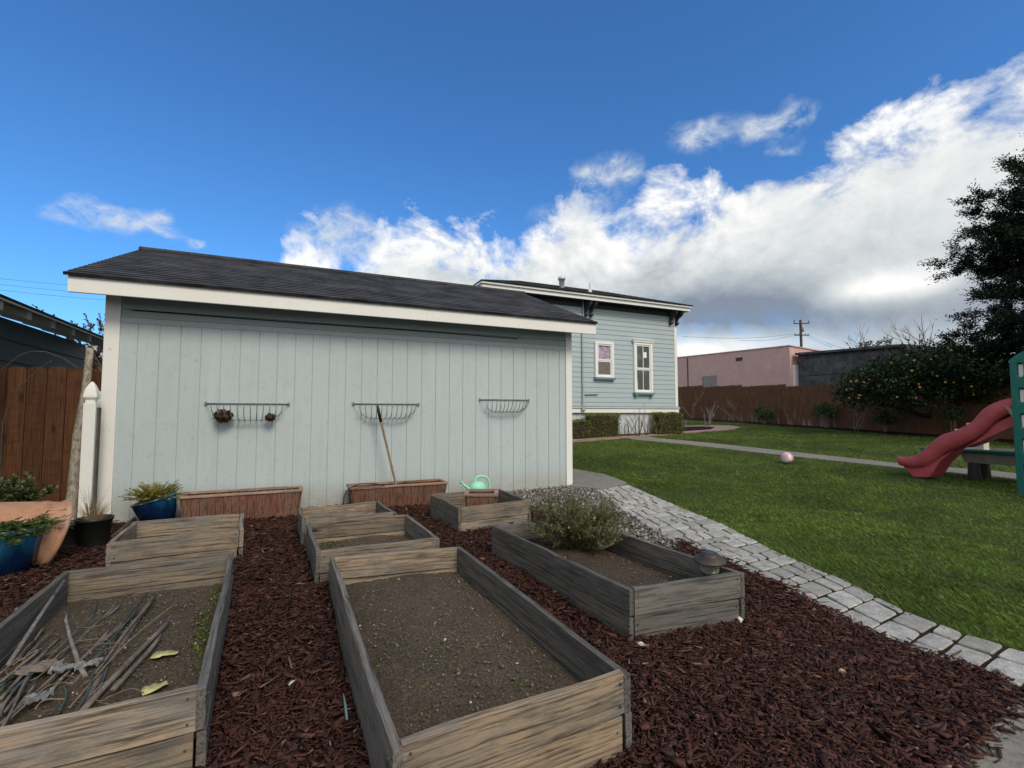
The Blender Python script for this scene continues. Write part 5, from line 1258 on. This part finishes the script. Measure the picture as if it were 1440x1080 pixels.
def weeds(key, n, label, box=(0, 1, 0, 1), seed=1, size=.02):
    t, I, sz, md = BEDS[key]; rg = np.random.default_rng(seed); Vs = []
    for _ in range(n):
        u, v = rg.uniform(box[0], box[1]), rg.uniform(box[2], box[3]); x = (I[0].x * (1 - u) + I[1].x * u) * (1 - v) + (I[3].x * (1 - u) + I[2].x * u) * v; y = (I[0].y * (1 - u) + I[1].y * u) * (1 - v) + (I[3].y * (1 - u) + I[2].y * u) * v
        z = sz + md * math.sin(PI * min(max(u, 0), 1)) ** .6 * math.sin(PI * min(max(v, 0), 1)) ** .6; m = rg.integers(4, 12)
        C = np.array([x, y, z]) + rg.normal(0, .012, (m, 3)) * np.array([1, 1, .3]); D = rg.normal(0, 1, (m, 3)); D[:, 2] = np.abs(D[:, 2]) * .6 + .2; Vs.append(leaf_quads(C, D, size, size * .6, rg, .2))
    setp(leaves('weeds', np.concatenate(Vs), m_l_weed, None), label, 'weeds', kind='stuff')
weeds('L', 60, 'tiny green weeds along the side board of the stake bed', (.90, .985, .25, .97), 2)
weeds('C', 26, 'scattered tiny seedlings in the bare soil bed', (.04, .97, .04, .97), 3, .014)
weeds('C', 22, 'tiny weeds along the far side board of the bare soil bed', (.88, .98, .3, .95), 4, .014)
weeds('Cm', 60, 'low green weeds in the corner of the short bed', (.03, .45, .25, .95), 5, .02)
bushy((2.12, 3.36, .12), 120, .45, .46, 1.0, .25, m_l_rosem, 'rounded grey-green bush growing in the raised bed by the gravel', 31, .036, .0075, 40, 'garden_bush', 'bush', None, .004, .10, .75)
def bush_flowers():
    rg = random.Random(2)
    for k, (px, py) in enumerate(((836, 728), (858, 745), (800, 741))):
        p = Yp(px, py, 3.2); mb = MB()
        for i in range(6):
            a = i * PI / 3; mb.add([p, p + Vector((math.cos(a - .4), -.3, math.sin(a - .4))) * .009, p + Vector((math.cos(a), -.5, math.sin(a))) * .012, p + Vector((math.cos(a + .4), -.3, math.sin(a + .4))) * .009], [(0, 1, 2, 3)])
        o = mb.build('flower', m_cream, BUSH)
BUSH = [o for o in bpy.data.objects if o.name == 'garden_bush'][0]; bush_flowers()
def branch_wood():
    P = [Zp(846, 772, .16), Zp(868, 762, .2), Zp(880, 752, .24), Zp(893, 747, .27)]
    mb = MB(); mb.tube(P, [.012, .010, .008, .005], 7); mb.tube([P[1], P[1] + Vector((.05, .08, .06))], [.006, .003], 6); o = mb.build('low_branch', m_twig, BUSH, True)
branch_wood()
def solar_lamp():
    c = Dp(998, 783, 2.98); x, y, z = c.x, c.y, c.z
    t = thing('solar_lamp', (x, y, .12), 'brown solar garden lamp with round cap in the corner of the raised bed', 'garden lamp')
    M = Matrix.Rotation(R(4), 3, 'X') @ Matrix.Rotation(R(-4), 3, 'Y')
    mb = MB(); mb.lathe([(.030, -.020), (.085, -.026), (.093, -.026), (.096, -.020), (.092, -.013), (.056, .010), (.052, .012), (.051, .021), (.047, .0245), (.001, .025)], 40, (x, y, z), M); mb.build('cap', m_bronze, t, True)
    mb = MB(); mb.hexa([tuple(M @ Vector(q) + Vector((x, y, z))) for q in ((-.029, -.029, .0246), (.029, -.029, .0246), (.029, .029, .0246), (-.029, .029, .0246), (-.028, -.028, .0285), (.028, -.028, .0285), (.028, .028, .0285), (-.028, .028, .0285))]); mb.build('solar_panel', m_solar, t)
    mb = MB(); pr_ = [(.046, -.021)]
    for i in range(5): pr_ += [(.055, -.026 - .013 * i), (.055, -.032 - .013 * i), (.048, -.034 - .013 * i), (.048, -.038 - .013 * i)]
    pr_ += [(.050, -.093), (.034, -.098)]; mb.lathe(pr_, 28, (x, y, z), M); mb.build('lens', m_lens, t, True)
    mb = MB(); mb.lathe([(.046, -.094), (.050, -.105), (.02, -.115), (.012, -.13), (.010, -.25)], 16, (x, y, z), M); mb.build('stake', m_bronze, t, True)
solar_lamp()
def scraps():
    for k, (px, py, s, lab) in enumerate(((740, 915, .028, None), (902, 908, .032, 'pale stone chip at the corner of the bush bed'), (1040, 873, .038, 'flat pale stone chip in the mulch near the path'), (409, 962, .02, 'small pale pebble in the mulch aisle'), (1170, 921, .016, None), (1183, 945, .022, 'light tan wood scrap in the wide mulch area'))):
        if not lab: continue
        p = Gp(px, py, mz); V = np_stones(np.array([p.x]), np.array([p.y]), np.array([p.z + .008]), np.array([s]), .35)
        setp(np_mesh2('stone_chip', V, STONE_F, mat_plain('pale_stone', (.50, .51, .48) if k != 5 else (.40, .27, .17))), lab, 'stone')
    p = Gp(488, 1012, mz); mb = MB(); mb.tube([p, p + Vector((-.005, .02, .045)), p + Vector((-.012, .03, .085))], [.006, .005, .001], 5); setp(mb.build('green_leaf_blade', m_tealsill), 'small pale blue-green blade sticking out of the mulch', 'leaf')
scraps()

# ------------------------------------------------------------------ play things on the lawn
def ball():
    c = Dp(1106.5, 646, 10.1); r = .122; z = gz(c.x, c.y) + r + .01; mb = MB()
    bm = bmesh.new(); bmesh.ops.create_icosphere(bm, subdivisions=4, radius=r); me = bpy.data.meshes.new('play_ball'); bm.to_mesh(me); bm.free(); me.polygons.foreach_set('use_smooth', [True] * len(me.polygons))
    o = link('play_ball', me, m_pinkball); o.location = (c.x, c.y, z); setp(o, 'pink and white patterned play ball on the lawn', 'ball')
ball()
def playset():
    xn, xfar = 9.95, 10.45; g = gz(10, 3.6)
    t = thing('slide_playset', (10.1, 3.2, g), 'plastic play climber with faded red slide and green panel with slots', 'playset')
    top = [(1445, 556), (1424, 560), (1404, 564), (1382, 575.5), (1365.5, 593.6), (1343, 605), (1321, 613), (1304.4, 627), (1288, 639.4), (1275, 642.5), (1261, 642)]
    low = [(1445, 578), (1424, 580), (1410, 585), (1396, 594), (1377, 612), (1352, 625), (1332, 633.5), (1316, 646), (1299, 655.5), (1282, 657.5), (1264, 654)]
    def P3(p): q = Xp(*p, xn); return (q.y, q.z)
    T = [P3(p) for p in top]; Lw = [P3(p) for p in low]
    def smooth(P, k=4):
        o = []; n = len(P)
        for i in range(n - 1):
            p0, p1, p2, p3 = P[max(i - 1, 0)], P[i], P[i + 1], P[min(i + 2, n - 1)]
            for j in range(k):
                s = j / k; o.append(tuple(.5 * (2 * p1[a] + (p2[a] - p0[a]) * s + (2 * p0[a] - 5 * p1[a] + 4 * p2[a] - p3[a]) * s * s + (3 * p1[a] - p0[a] - 3 * p2[a] + p3[a]) * s ** 3) for a in (0, 1)))
        o.append(P[-1]); return o
    T = smooth(T); Lw = smooth(Lw); n = len(T); w = .035
    # cross-section: outer wall bottom, outer top, inner top, bed, bed, inner top, outer top, outer bottom
    vs = []
    for (ya, za), (yb, zb) in zip(T, Lw):
        m = lambda s: (ya + (yb - ya) * s, za + (zb - za) * s)
        for x, s in ((xn, 1.0), (xn - .012, .5), (xn, .06), (xn + .012, 0), (xn + w - .01, 0), (xn + w, .06), (xn + w + .02, .72), (xn + w + .06, .80), (xfar - w - .06, .80), (xfar - w - .02, .72), (xfar - w, .06), (xfar - w + .01, 0), (xfar - .012, 0), (xfar, .06), (xfar + .012, .5), (xfar, 1.0)):
            y, z = m(s); vs.append((x, y, z))
    k = 16; mb = MB()
    fs = [(i * k + j, i * k + (j + 1) % k, (i + 1) * k + (j + 1) % k, (i + 1) * k + j) for i in range(n - 1) for j in range(k)]
    fs += [tuple(range(k - 1, -1, -1)), tuple((n - 1) * k + j for j in range(k))]; mb.add(vs, fs); mb.build('slide', m_redpl, t, True)
    # foot under the slide end
    ft = [P3(p) for p in ((1268, 656), (1283, 671.5), (1305, 672), (1313, 661), (1320, 650), (1338, 634), (1310, 648))]
    mb = MB(); mb.prism([(xn + .03, y, max(z, gz(xn, y) - .01)) for y, z in ft], (.44, 0, 0)); bevel(mb.build('slide_foot', m_redpl, t), .015)
    ft = [P3(p) for p in ((1424, 582), (1424, 600), (1396, 612), (1375, 622), (1352, 630), (1377, 614), (1398, 594))]
    mb = MB(); mb.prism([(xn + .06, y, z) for y, z in ft], (.38, 0, 0)); bevel(mb.build('slide_rib', m_redpl, t), .015)
    # tall slotted panel
    def panel(x, label=None):
        ph = 2.12; y1 = 3.44; y0 = 2.15; mb = MB(); th = .10; ym = (y0 + y1) / 2
        # frame of a panel with a column of slots near each upright edge
        edge = [(y1, g - .02)]
        def arch(i): 
            f = i / 20; y = y1 + (y0 - y1) * f; return y, g + ph - .14 * (2 * f - 1) ** 4 * 1.0 + .05 * math.sin(PI * f)
        outer = [(y1, g - .01)] + [arch(i) for i in range(21)] + [(y0, g - .01)]
        bm = bmesh.new()
        ov = [bm.verts.new((x, y, z)) for y, z in outer]; edges = [bm.edges.new((ov[i], ov[(i + 1) % len(ov)])) for i in range(len(ov))]
        for yc in (y1 - .115, y0 + .115):
            for i in range(5):
                zc = g + .32 + i * .375; sw, sh = .034, .105; L_ = []
                for a in range(12):
                    an = 2 * PI * a / 12; L_.append(bm.verts.new((x, yc + sw * max(-1, min(1, 1.3 * math.cos(an))), zc + sh * max(-1, min(1, 1.3 * math.sin(an))))))
                edges += [bm.edges.new((L_[a], L_[(a + 1) % 12])) for a in range(12)]
        bmesh.ops.triangle_fill(bm, use_beauty=True, edges=edges)
        r = bmesh.ops.extrude_face_region(bm, geom=bm.faces[:])
        for e in r['geom']:
            if isinstance(e, bmesh.types.BMVert): e.co.x += th
        bmesh.ops.recalc_face_normals(bm, faces=bm.faces); me = bpy.data.meshes.new('climbing_panel'); bm.to_mesh(me); bm.free(); o = link('climbing_panel', me, m_greenpl, t); m = bevel(o, .014, 3)
        mb = MB(); yc = y1 - .115
        for i in range(5):
            for yc in (y1 - .115, y0 + .115): mb.box(x + .045, x + .06, yc - .028, yc + .03, g + .32 + i * .375 - .098, g + .32 + i * .375 + .085)
        mb.build('slot_lit_fill', m_white2, o)  # white pieces paint in the lit look of the slots
    panel(9.80); panel(10.55)
    bx('platform', m_greypl, t, 9.91, 10.54, 2.2, 3.42, g + 1.16, g + 1.22, .01)
    mb = MB(); a = Xp(1350, 601 + 44, 10.56); mb.box(10.58, 10.66, 3.35, 5.0, g + .50, g + .56); bevel(mb.build('lower_bar', m_greenpl, t), .02)
    mb = MB(); mb.prism([(9.92, 3.44, g + 1.20), (9.92, 3.56, g + 1.30), (9.92, 3.44, g + 1.02)], (.6, 0, 0)); mb.build('slide_bracket', m_greypl, t)
playset()
def water_table():
    c = Dp(1385, 676, 8.5); x, y = 10.95, 3.95; g = gz(x, y)
    t = thing('water_play_table', (x, y, g), 'grey plastic water play table with cream tower beneath the slide', 'play table')
    mb = MB()
    def ring(hx, hy, z): 
        r = .09; o = []
        for cx_, cy_, a0 in ((hx - r, hy - r, 0), (-hx + r, hy - r, PI / 2), (-hx + r, -hy + r, PI), (hx - r, -hy + r, 1.5 * PI)):
            for i in range(5): a = a0 + i * PI / 8; o.append((x + cx_ + r * math.cos(a), y + cy_ + r * math.sin(a), z))
        return o
    rings = [ring(.24, .48, g + .30), ring(.29, .55, g + .50), ring(.315, .575, g + .505), ring(.315, .575, g + .54), ring(.285, .545, g + .54), ring(.25, .5, g + .40)]
    vs = [p for r_ in rings for p in r_]; k = 20
    mb.add(vs, [(i * k + j, i * k + (j + 1) % k, (i + 1) * k + (j + 1) % k, (i + 1) * k + j) for i in range(5) for j in range(k)] + [tuple(range(k - 1, -1, -1)), tuple(5 * k + j for j in range(k))]); mb.build('basin', m_greypl, t)
    for a, b in ((-.17, -.40), (.17, -.40), (-.17, .36), (.17, .36)):
        mb = MB(); mb.lathe([(.085, 0), (.095, .02), (.075, .30), (.07, .32)], 14, (x + a, y + b, g), caps=(True, True)); mb.build('leg', m_darkpl, t, True)
    mb = MB(); yy = y + .40; mb.box(x - .10, x + .10, yy - .16, yy + .16, g + .42, g + .72); mb.box(x - .06, x + .06, yy - .10, yy + .1, g + .722, g + .80); mb.box(x - .14, x + .14, yy - .22, yy + .22, g + .80, g + .87); mb.lathe([(.07, .872), (.10, .98), (.08, .98)], 16, (x, yy, g)); bevel(mb.build('tower', m_cream, t), .015)
    mb = MB(); mb.lathe([(.001, .0), (.07, .0), (.085, .06), (.05, .11), (.001, .12)], 14, (x, y - .38, g + .53)); mb.build('water_wheel', m_cream, t, True)
water_table()

# ------------------------------------------------------------------ hedges, shrubs, trees
def hedge(x0, x1, y0, y1, z0, z1, label, seed, dens=1500):
    rg = np.random.default_rng(seed); c = ((x0 + x1) / 2, (y0 + y1) / 2, z0); t = thing('clipped_hedge', c, label, 'hedge', 'clipped box hedges against the house'); t0 = np.array([x0, y0, z0]); d = np.array([x1 - x0, y1 - y0, z1 - z0])
    Cs = []; Ds = []
    for ax_ in range(3):
        for sgn in (0, 1):
            if ax_ == 2 and sgn == 0: continue
            o = [a for a in range(3) if a != ax_]; n = int(d[o[0]] * d[o[1]] * dens); p = rg.random((n, 3)); p[:, ax_] = sgn + (1 - 2 * sgn) * np.abs(rg.normal(0, .05, n)); q = t0 + p * d
            q += .022 * np.sin(q[:, [1, 2, 0]] * 9 + seed) ; nn = np.zeros((n, 3)); nn[:, ax_] = 2 * sgn - 1; nn[:, 2] += .4; Cs.append(q); Ds.append(nn)
    leaves('foliage', leaf_quads(np.concatenate(Cs), np.concatenate(Ds), .045, .028, rg, .6), m_l_hedge, t)
    mb = MB(); e = .05
    mb.box(x0 + e, x1 - e, y0 + e, y1 - e, z0, z1 - e); mb.build('inner_twigs', m_bark, t)
gh = lambda x, y: gz(x, y) + .04
def hx(px, y): return Yp(px, 600, y).x
hedge(hx(800, 13.1), hx(828.5, 13.1), 13.02, 13.38, gh(8, 13.2), Yp(820, 591.5, 13.05).z, 'low clipped hedge block right behind the shed corner', 1)
hedge(hx(824, 13.3), hx(870.5, 13.15), 13.08, 13.42, gh(9, 13.2), Yp(850, 582.5, 13.1).z, 'tall wide clipped hedge block under the small curtained window', 2)
hedge(hx(923, 13.2), hx(957, 13.2), 13.05, 13.42, gh(12.6, 13.2), Yp(940, 581, 13.1).z, 'clipped hedge block at the house corner', 3)
def bare(name, base, h, seed, label, cat, mat, r=.02, n=4, spread=.5, group=None, depth=3, up=.35, kink=.22, leafmat=None, single=False, lean=None, leafn=0, ls=.05):
    rg = random.Random(seed); nr = np.random.default_rng(seed); mb = MB(); base = Vector(base); tips = []
    def grow(p, d, l, r_, lev):
        P = [p]; q = p
        for k in range(4):
            d = (d + Vector((rg.uniform(-kink, kink), rg.uniform(-kink, kink), rg.uniform(-.08, .16)))).normalized(); q = q + d * l / 4; P.append(q)
        mb.tube(P, [r_ * (1 - .1 * i) for i in range(5)], 6 if lev == 0 else 4)
        tips.append(P)
        if lev < depth:
            m = rg.choice((2, 3)) if lev else max(2, n if single else 2)
            for _ in range(m):
                i = rg.choice((2, 3, 4)) if lev else (4 if single else rg.choice((2, 3, 4)))
                dd = (d * (.7 if lev else up) + Vector((rg.uniform(-1, 1), rg.uniform(-1, 1), rg.uniform(-.1, .9))) * spread).normalized()
                grow(P[i], dd, l * rg.uniform(.5, .78), r_ * .55, lev + 1)
    if single: grow(base, (lean or Vector((rg.uniform(-.06, .06), rg.uniform(-.06, .06), 1))).normalized(), h * .45, r, 0)
    else:
        for i in range(n):
            a = rg.uniform(0, 2 * PI); grow(base + Vector((math.cos(a), math.sin(a), 0)) * .06, Vector((math.cos(a) * spread, math.sin(a) * spread, 1)).normalized(), h * rg.uniform(.4, .6), r, 0)
    t = thing(name, base, label, cat, group); mb.build('branches', mat, t, True)
    if leafmat:
        C, D = along(tips[n:], leafn, nr, .4); leaves('foliage', leaf_quads(C, D, ls, ls * .45, nr, .8), leafmat, t)
    return t
# pruned roses by the house and in the curved bed
def ground_at(px, py, X=None, Y=None):
    q = Xp(px, py, X) if X else Yp(px, py, Y); return (q.x, q.y, gz(q.x, q.y))
for px, y, h, n, lab, sd_ in ((882, 13.1, .62, 5, 'bare rose stems beside the wide hedge block', 1), (897, 13.0, 1.15, 7, 'tallest clump of bare rose stems under the tall window', 2), (909, 13.1, .85, 5, 'bare rose stems between window and corner hedge', 3), (926, 13.0, 1.0, 3, 'bare rose stems in front of the corner hedge', 4)):
    x = Yp(px, 605, y).x; bare('rose_bush', (x, y, gz(x, y) + .04), h, sd_, lab, 'rose bush', m_twig, .014, n, .32, 'pruned bare rose bushes', 1, .5, .25)
for px, py, X, h, n, lab, sd_ in ((995, 600, 16.4, 1.15, 9, 'pale bare upright rose clump in the curved mulch bed', 6), (963, 603, 14.6, .6, 5, 'low bare rose stems close to the house corner', 7)):
    q = ground_at(px, py, X); bare('rose_bush', q, h, sd_, lab, 'rose bush', m_paleb, .016, n, .22, 'pruned bare rose bushes', 1, .5, .2)
xf = 19.9
for px, h, n, lab, sd_ in ((974, 1.5, 3, 'bare slim sapling near the house end of the fence', 8), (1037, 1.6, 4, 'bare forked rose bush against the fence', 9), (1115, 1.05, 2, 'thin bare rose in front of the faded fence boards', 10), (1203, 1.05, 3, 'bare pale stubby rose beside the round fence shrub', 11)):
    q = ground_at(px, 595, xf); bare('rose_bush', q, h, sd_, lab, 'rose bush', m_paleb if px > 1200 else m_twig, .018, n, .4, 'bare roses along the back fence', 3, .6, .3)
def round_shrub(px, pw, ptop, pbot, X, lab, seed, mat=None, stems=5, trunk=0.0):
    q = Xp(px, 597, X); z0 = gz(q.x, q.y); w = pw / F * (q - EYE).dot(FW) / 2; zt = Xp(px, ptop, X).z; zl = Xp(px, pbot, X).z
    t = thing('garden_shrub', (q.x, q.y, z0), lab, 'shrub', 'leafy shrubs along the back fence'); rg = np.random.default_rng(seed); r2 = random.Random(seed); mb = MB(); n = 1500
    for i in range(stems):
        a = r2.uniform(0, 2 * PI); mb.tube([(q.x + .05 * math.cos(a), q.y + .05 * math.sin(a), z0), (q.x + .25 * w * math.cos(a), q.y + .25 * w * math.sin(a), z0 + (zl - z0) * .8 + .1), (q.x + .6 * w * math.cos(a), q.y + .6 * w * math.sin(a), (zl + zt) / 2)], [.022, .018, .008], 6)
    mb.build('stems', m_twig, t)
    k = 26; cc = rg.normal(0, 1, (k, 3)); cc /= np.linalg.norm(cc, axis=1)[:, None]; cc *= rg.uniform(.45, .9, (k, 1)); C = cc[rg.integers(0, k, n)] + rg.normal(0, .17, (n, 3))
    D = C.copy(); D[:, 2] += .5; C = C * np.array([w, w, (zt - zl) / 2]) + np.array([q.x, q.y, (zt + zl) / 2])
    leaves('foliage', leaf_quads(C, D, .09, .045, rg, .8), mat or m_l_shrub, t)
round_shrub(1075, 23, 570, 591, xf, 'narrow leaning green shrub left of the faded boards', 21)
round_shrub(1161, 37, 567, 588, xf, 'round clipped shrub on bare stems right of the faded boards', 22)
round_shrub(1243, 27, 579, 598, xf, 'dark low shrub under the citrus tree edge', 23)
round_shrub(1340, 22, 572, 590, xf, 'dim small shrub in the shade behind the slide', 24)
def crown_leaves(centres, per, sx, sz, L, W, rg, jit=.9):
    n = len(centres) * per; C = np.repeat(np.array(centres), per, 0); off = rg.normal(0, 1, (n, 3)) * np.array([sx, sx, sz]); D = off / sx; D[:, 2] += .2; return leaf_quads(C + off, D, L, W, rg, jit)
def citrus():
    c = Dp(1385, 600, 16.8); x, y = c.x, c.y; z0 = gz(x, y); rg = random.Random(5); nr = np.random.default_rng(5)
    t = thing('citrus_tree', (x, y, z0), 'low spreading citrus tree dotted with yellow-orange fruit by the back fence', 'tree')
    mb = MB(); cen = []
    R3 = Vector((rt[0], rt[1], 0)); F3 = Vector((fh[0], fh[1], 0))
    for i in range(15):
        a = 2 * PI * i / 15 + rg.uniform(-.2, .2); ln = rg.uniform(1.6, 4.6) if math.cos(a) < 0 else rg.uniform(1.2, 3.2)
        d = R3 * math.cos(a) + F3 * math.sin(a) * .55; p = Vector((x, y, z0)) + d * .12; P = [p]; h = rg.uniform(1.2, 2.5)
        for k in range(1, 9):
            f = k / 8; P.append(Vector((x, y, z0)) + d * (.12 + ln * f ** 1.1) + Vector((rg.uniform(-.07, .07), rg.uniform(-.07, .07), h * f ** .72 + rg.uniform(-.06, .06))))
        mb.tube(P, [.10 * (1 - .1 * k) for k in range(9)], 7)
        for k in range(3, 9):
            for _ in range(2):
                e = P[k] + Vector((rg.uniform(-.6, .6), rg.uniform(-.6, .6), rg.uniform(-.05, .8))); mb.tube([P[k], P[k].lerp(e, .5) + Vector((0, 0, .06)), e], [.022, .015, .008], 5); cen.append(e)
    mb.build('trunk', m_bark, t, True)
    # crown: a broad lens of foliage clusters
    ctr = []
    top = [(1185, 548), (1200, 528), (1225, 510), (1260, 497), (1300, 489), (1340, 484), (1380, 480), (1440, 478), (1500, 490), (1560, 520)]
    bot = [(1185, 562), (1200, 570), (1225, 572), (1260, 572), (1300, 572), (1340, 572), (1380, 574), (1440, 575), (1500, 574), (1560, 560)]
    def it(P, q):
        for a, b in zip(P, P[1:]):
            if a[0] <= q <= b[0]: return a[1] + (b[1] - a[1]) * (q - a[0]) / (b[0] - a[0])
        return P[-1][1]
    for i in range(330):
        px = rg.uniform(1187, 1555); a = it(top, px); b = it(bot, px); f = rg.random() ** .8; w = 1.5 * math.sin(PI * (px - 1180) / 380) ** .6 + .2
        py = a + (b - a) * f + rg.uniform(-2, 3); dep = 16.8 + rg.uniform(-1, 1) * w
        if f > .72 and rg.random() < .45: continue
        ctr.append(tuple(Dp(px, py, dep)))
    leaves('crown', crown_leaves(ctr + [tuple(q) for q in cen if q.z > z0 + 1.45], 95, .19, .13, .13, .06, nr), m_l_citrus, t)
    bm = bmesh.new(); bmesh.ops.create_icosphere(bm, subdivisions=2, radius=.036); me = bpy.data.meshes.new('fruit'); bm.to_mesh(me); bm.free(); me.polygons.foreach_set('use_smooth', [True] * len(me.polygons)); me.materials.append(m_fruit)
    k = 0
    while k < 48:
        px = 1190 + 330 * rg.random() ** 1.5; a = it(top, px); b = it(bot, px); py = a + (b - a) * rg.uniform(.05, .85); w = 1.5 * math.sin(PI * (px - 1180) / 380) ** .6 + .2
        q = Dp(px, py, 16.8 - w * rg.uniform(.75, 1.18)); o = bpy.data.objects.new('fruit', me); COL.objects.link(o); o.parent = t; o.location = q - t.location; s = rg.uniform(.8, 1.15); o.scale = (s, s, s); k += 1
citrus()
q = Dp(1288, 603, 17.6); bare('small_bare_tree', (q.x, q.y, gz(q.x, q.y)), 1.9, 44, 'small pale bare tree under the citrus crown', 'tree', m_paleb, .055, 6, .75, None, 3, .45, .25, single=True)
def dark_tree():
    c = Dp(1590, 610, 13.5); x, y = c.x, c.y; z0 = gz(x, y); rg = random.Random(9); nr = np.random.default_rng(9)
    t = thing('evergreen_tree', (x, y, z0), 'tall dark leafy tree at the photo edge, rising above the citrus', 'tree'); H = 10.6
    mb = MB(); mb.tube([(x, y, z0), (x + .05, y, 2.5), (x - .08, y + .1, 5), (x, y, H)], [.24, .2, .13, .03], 10); cen = []; Dr = []
    for i in range(190):
        h = rg.uniform(1.9, H - .3); a = rg.uniform(0, 2 * PI); f = (h - 1.9) / (H - 1.9); ln = (1.0 + 2.75 * math.sin(PI * min(1, .18 + f * .86)) ** .9) * rg.uniform(.62, 1.0)
        d = Vector((math.cos(a), math.sin(a), rg.uniform(-.05, .45))); p = Vector((x, y, h - .4)); P = [p]
        for k in range(1, 8):
            d = (d + Vector((rg.uniform(-.16, .16), rg.uniform(-.16, .16), rg.uniform(-.09, .07)))).normalized(); P.append(P[-1] + d * ln / 7)
        mb.tube(P, [.035 * (1 - .12 * k) for k in range(8)], 5)
        for k in range(2, 8):
            for _ in range(3):
                e = P[k] + Vector((rg.uniform(-.4, .4), rg.uniform(-.4, .4), rg.uniform(-.22, .34))) + d * .22
                if k > 4: mb.tube([P[k], e], [.008, .003], 4)
                cen.append((P[k] * .35 + e * .65)[:]); Dr.append((e - P[k]).normalized()[:])
    mb.build('trunk', m_bark, t, True); per = 140; n = len(cen) * per; C = np.repeat(np.array(cen), per, 0); D0 = np.repeat(np.array(Dr), per, 0)
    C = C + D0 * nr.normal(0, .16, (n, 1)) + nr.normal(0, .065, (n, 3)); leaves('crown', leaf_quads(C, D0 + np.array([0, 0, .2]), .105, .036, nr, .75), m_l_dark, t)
dark_tree()
for px, py, d, h, sd_, lab, mt in ((1262, 492, 46, 1.4, 51, 'bare winter tree above the boarded building roof', m_twig), (1302, 492, 44, 2.6, 52, 'taller bare winter tree just left of the dark evergreen', m_twig)):
    q = Dp(px, py, d); bare('bare_tree', (q.x, q.y, 1.2), q.z + h * .55 - 1.2 + 1.0, sd_, lab, 'tree', mt, .14, 7, .62, 'bare winter trees beyond the roofs', 4, .6, .22, single=True)
q = Dp(1214, 492, 42); bushy((q.x, q.y, q.z - 2.2), 30, 3.3, .5, 1.2, .25, m_l_purple, 'dull brown bushy treetop beyond the boarded roof', 61, .28, .10, 14, 'distant_tree', 'tree', None, .03)
q = Dp(140, 470, 14); bushy((q.x + .35, q.y, q.z - 1.6), 36, 2.5, .55, 1.2, .2, m_l_purple, 'purplish small-leaved tree in the gap beside the shed eave', 62, .10, .055, 26, 'purple_tree', 'tree', None, .02)
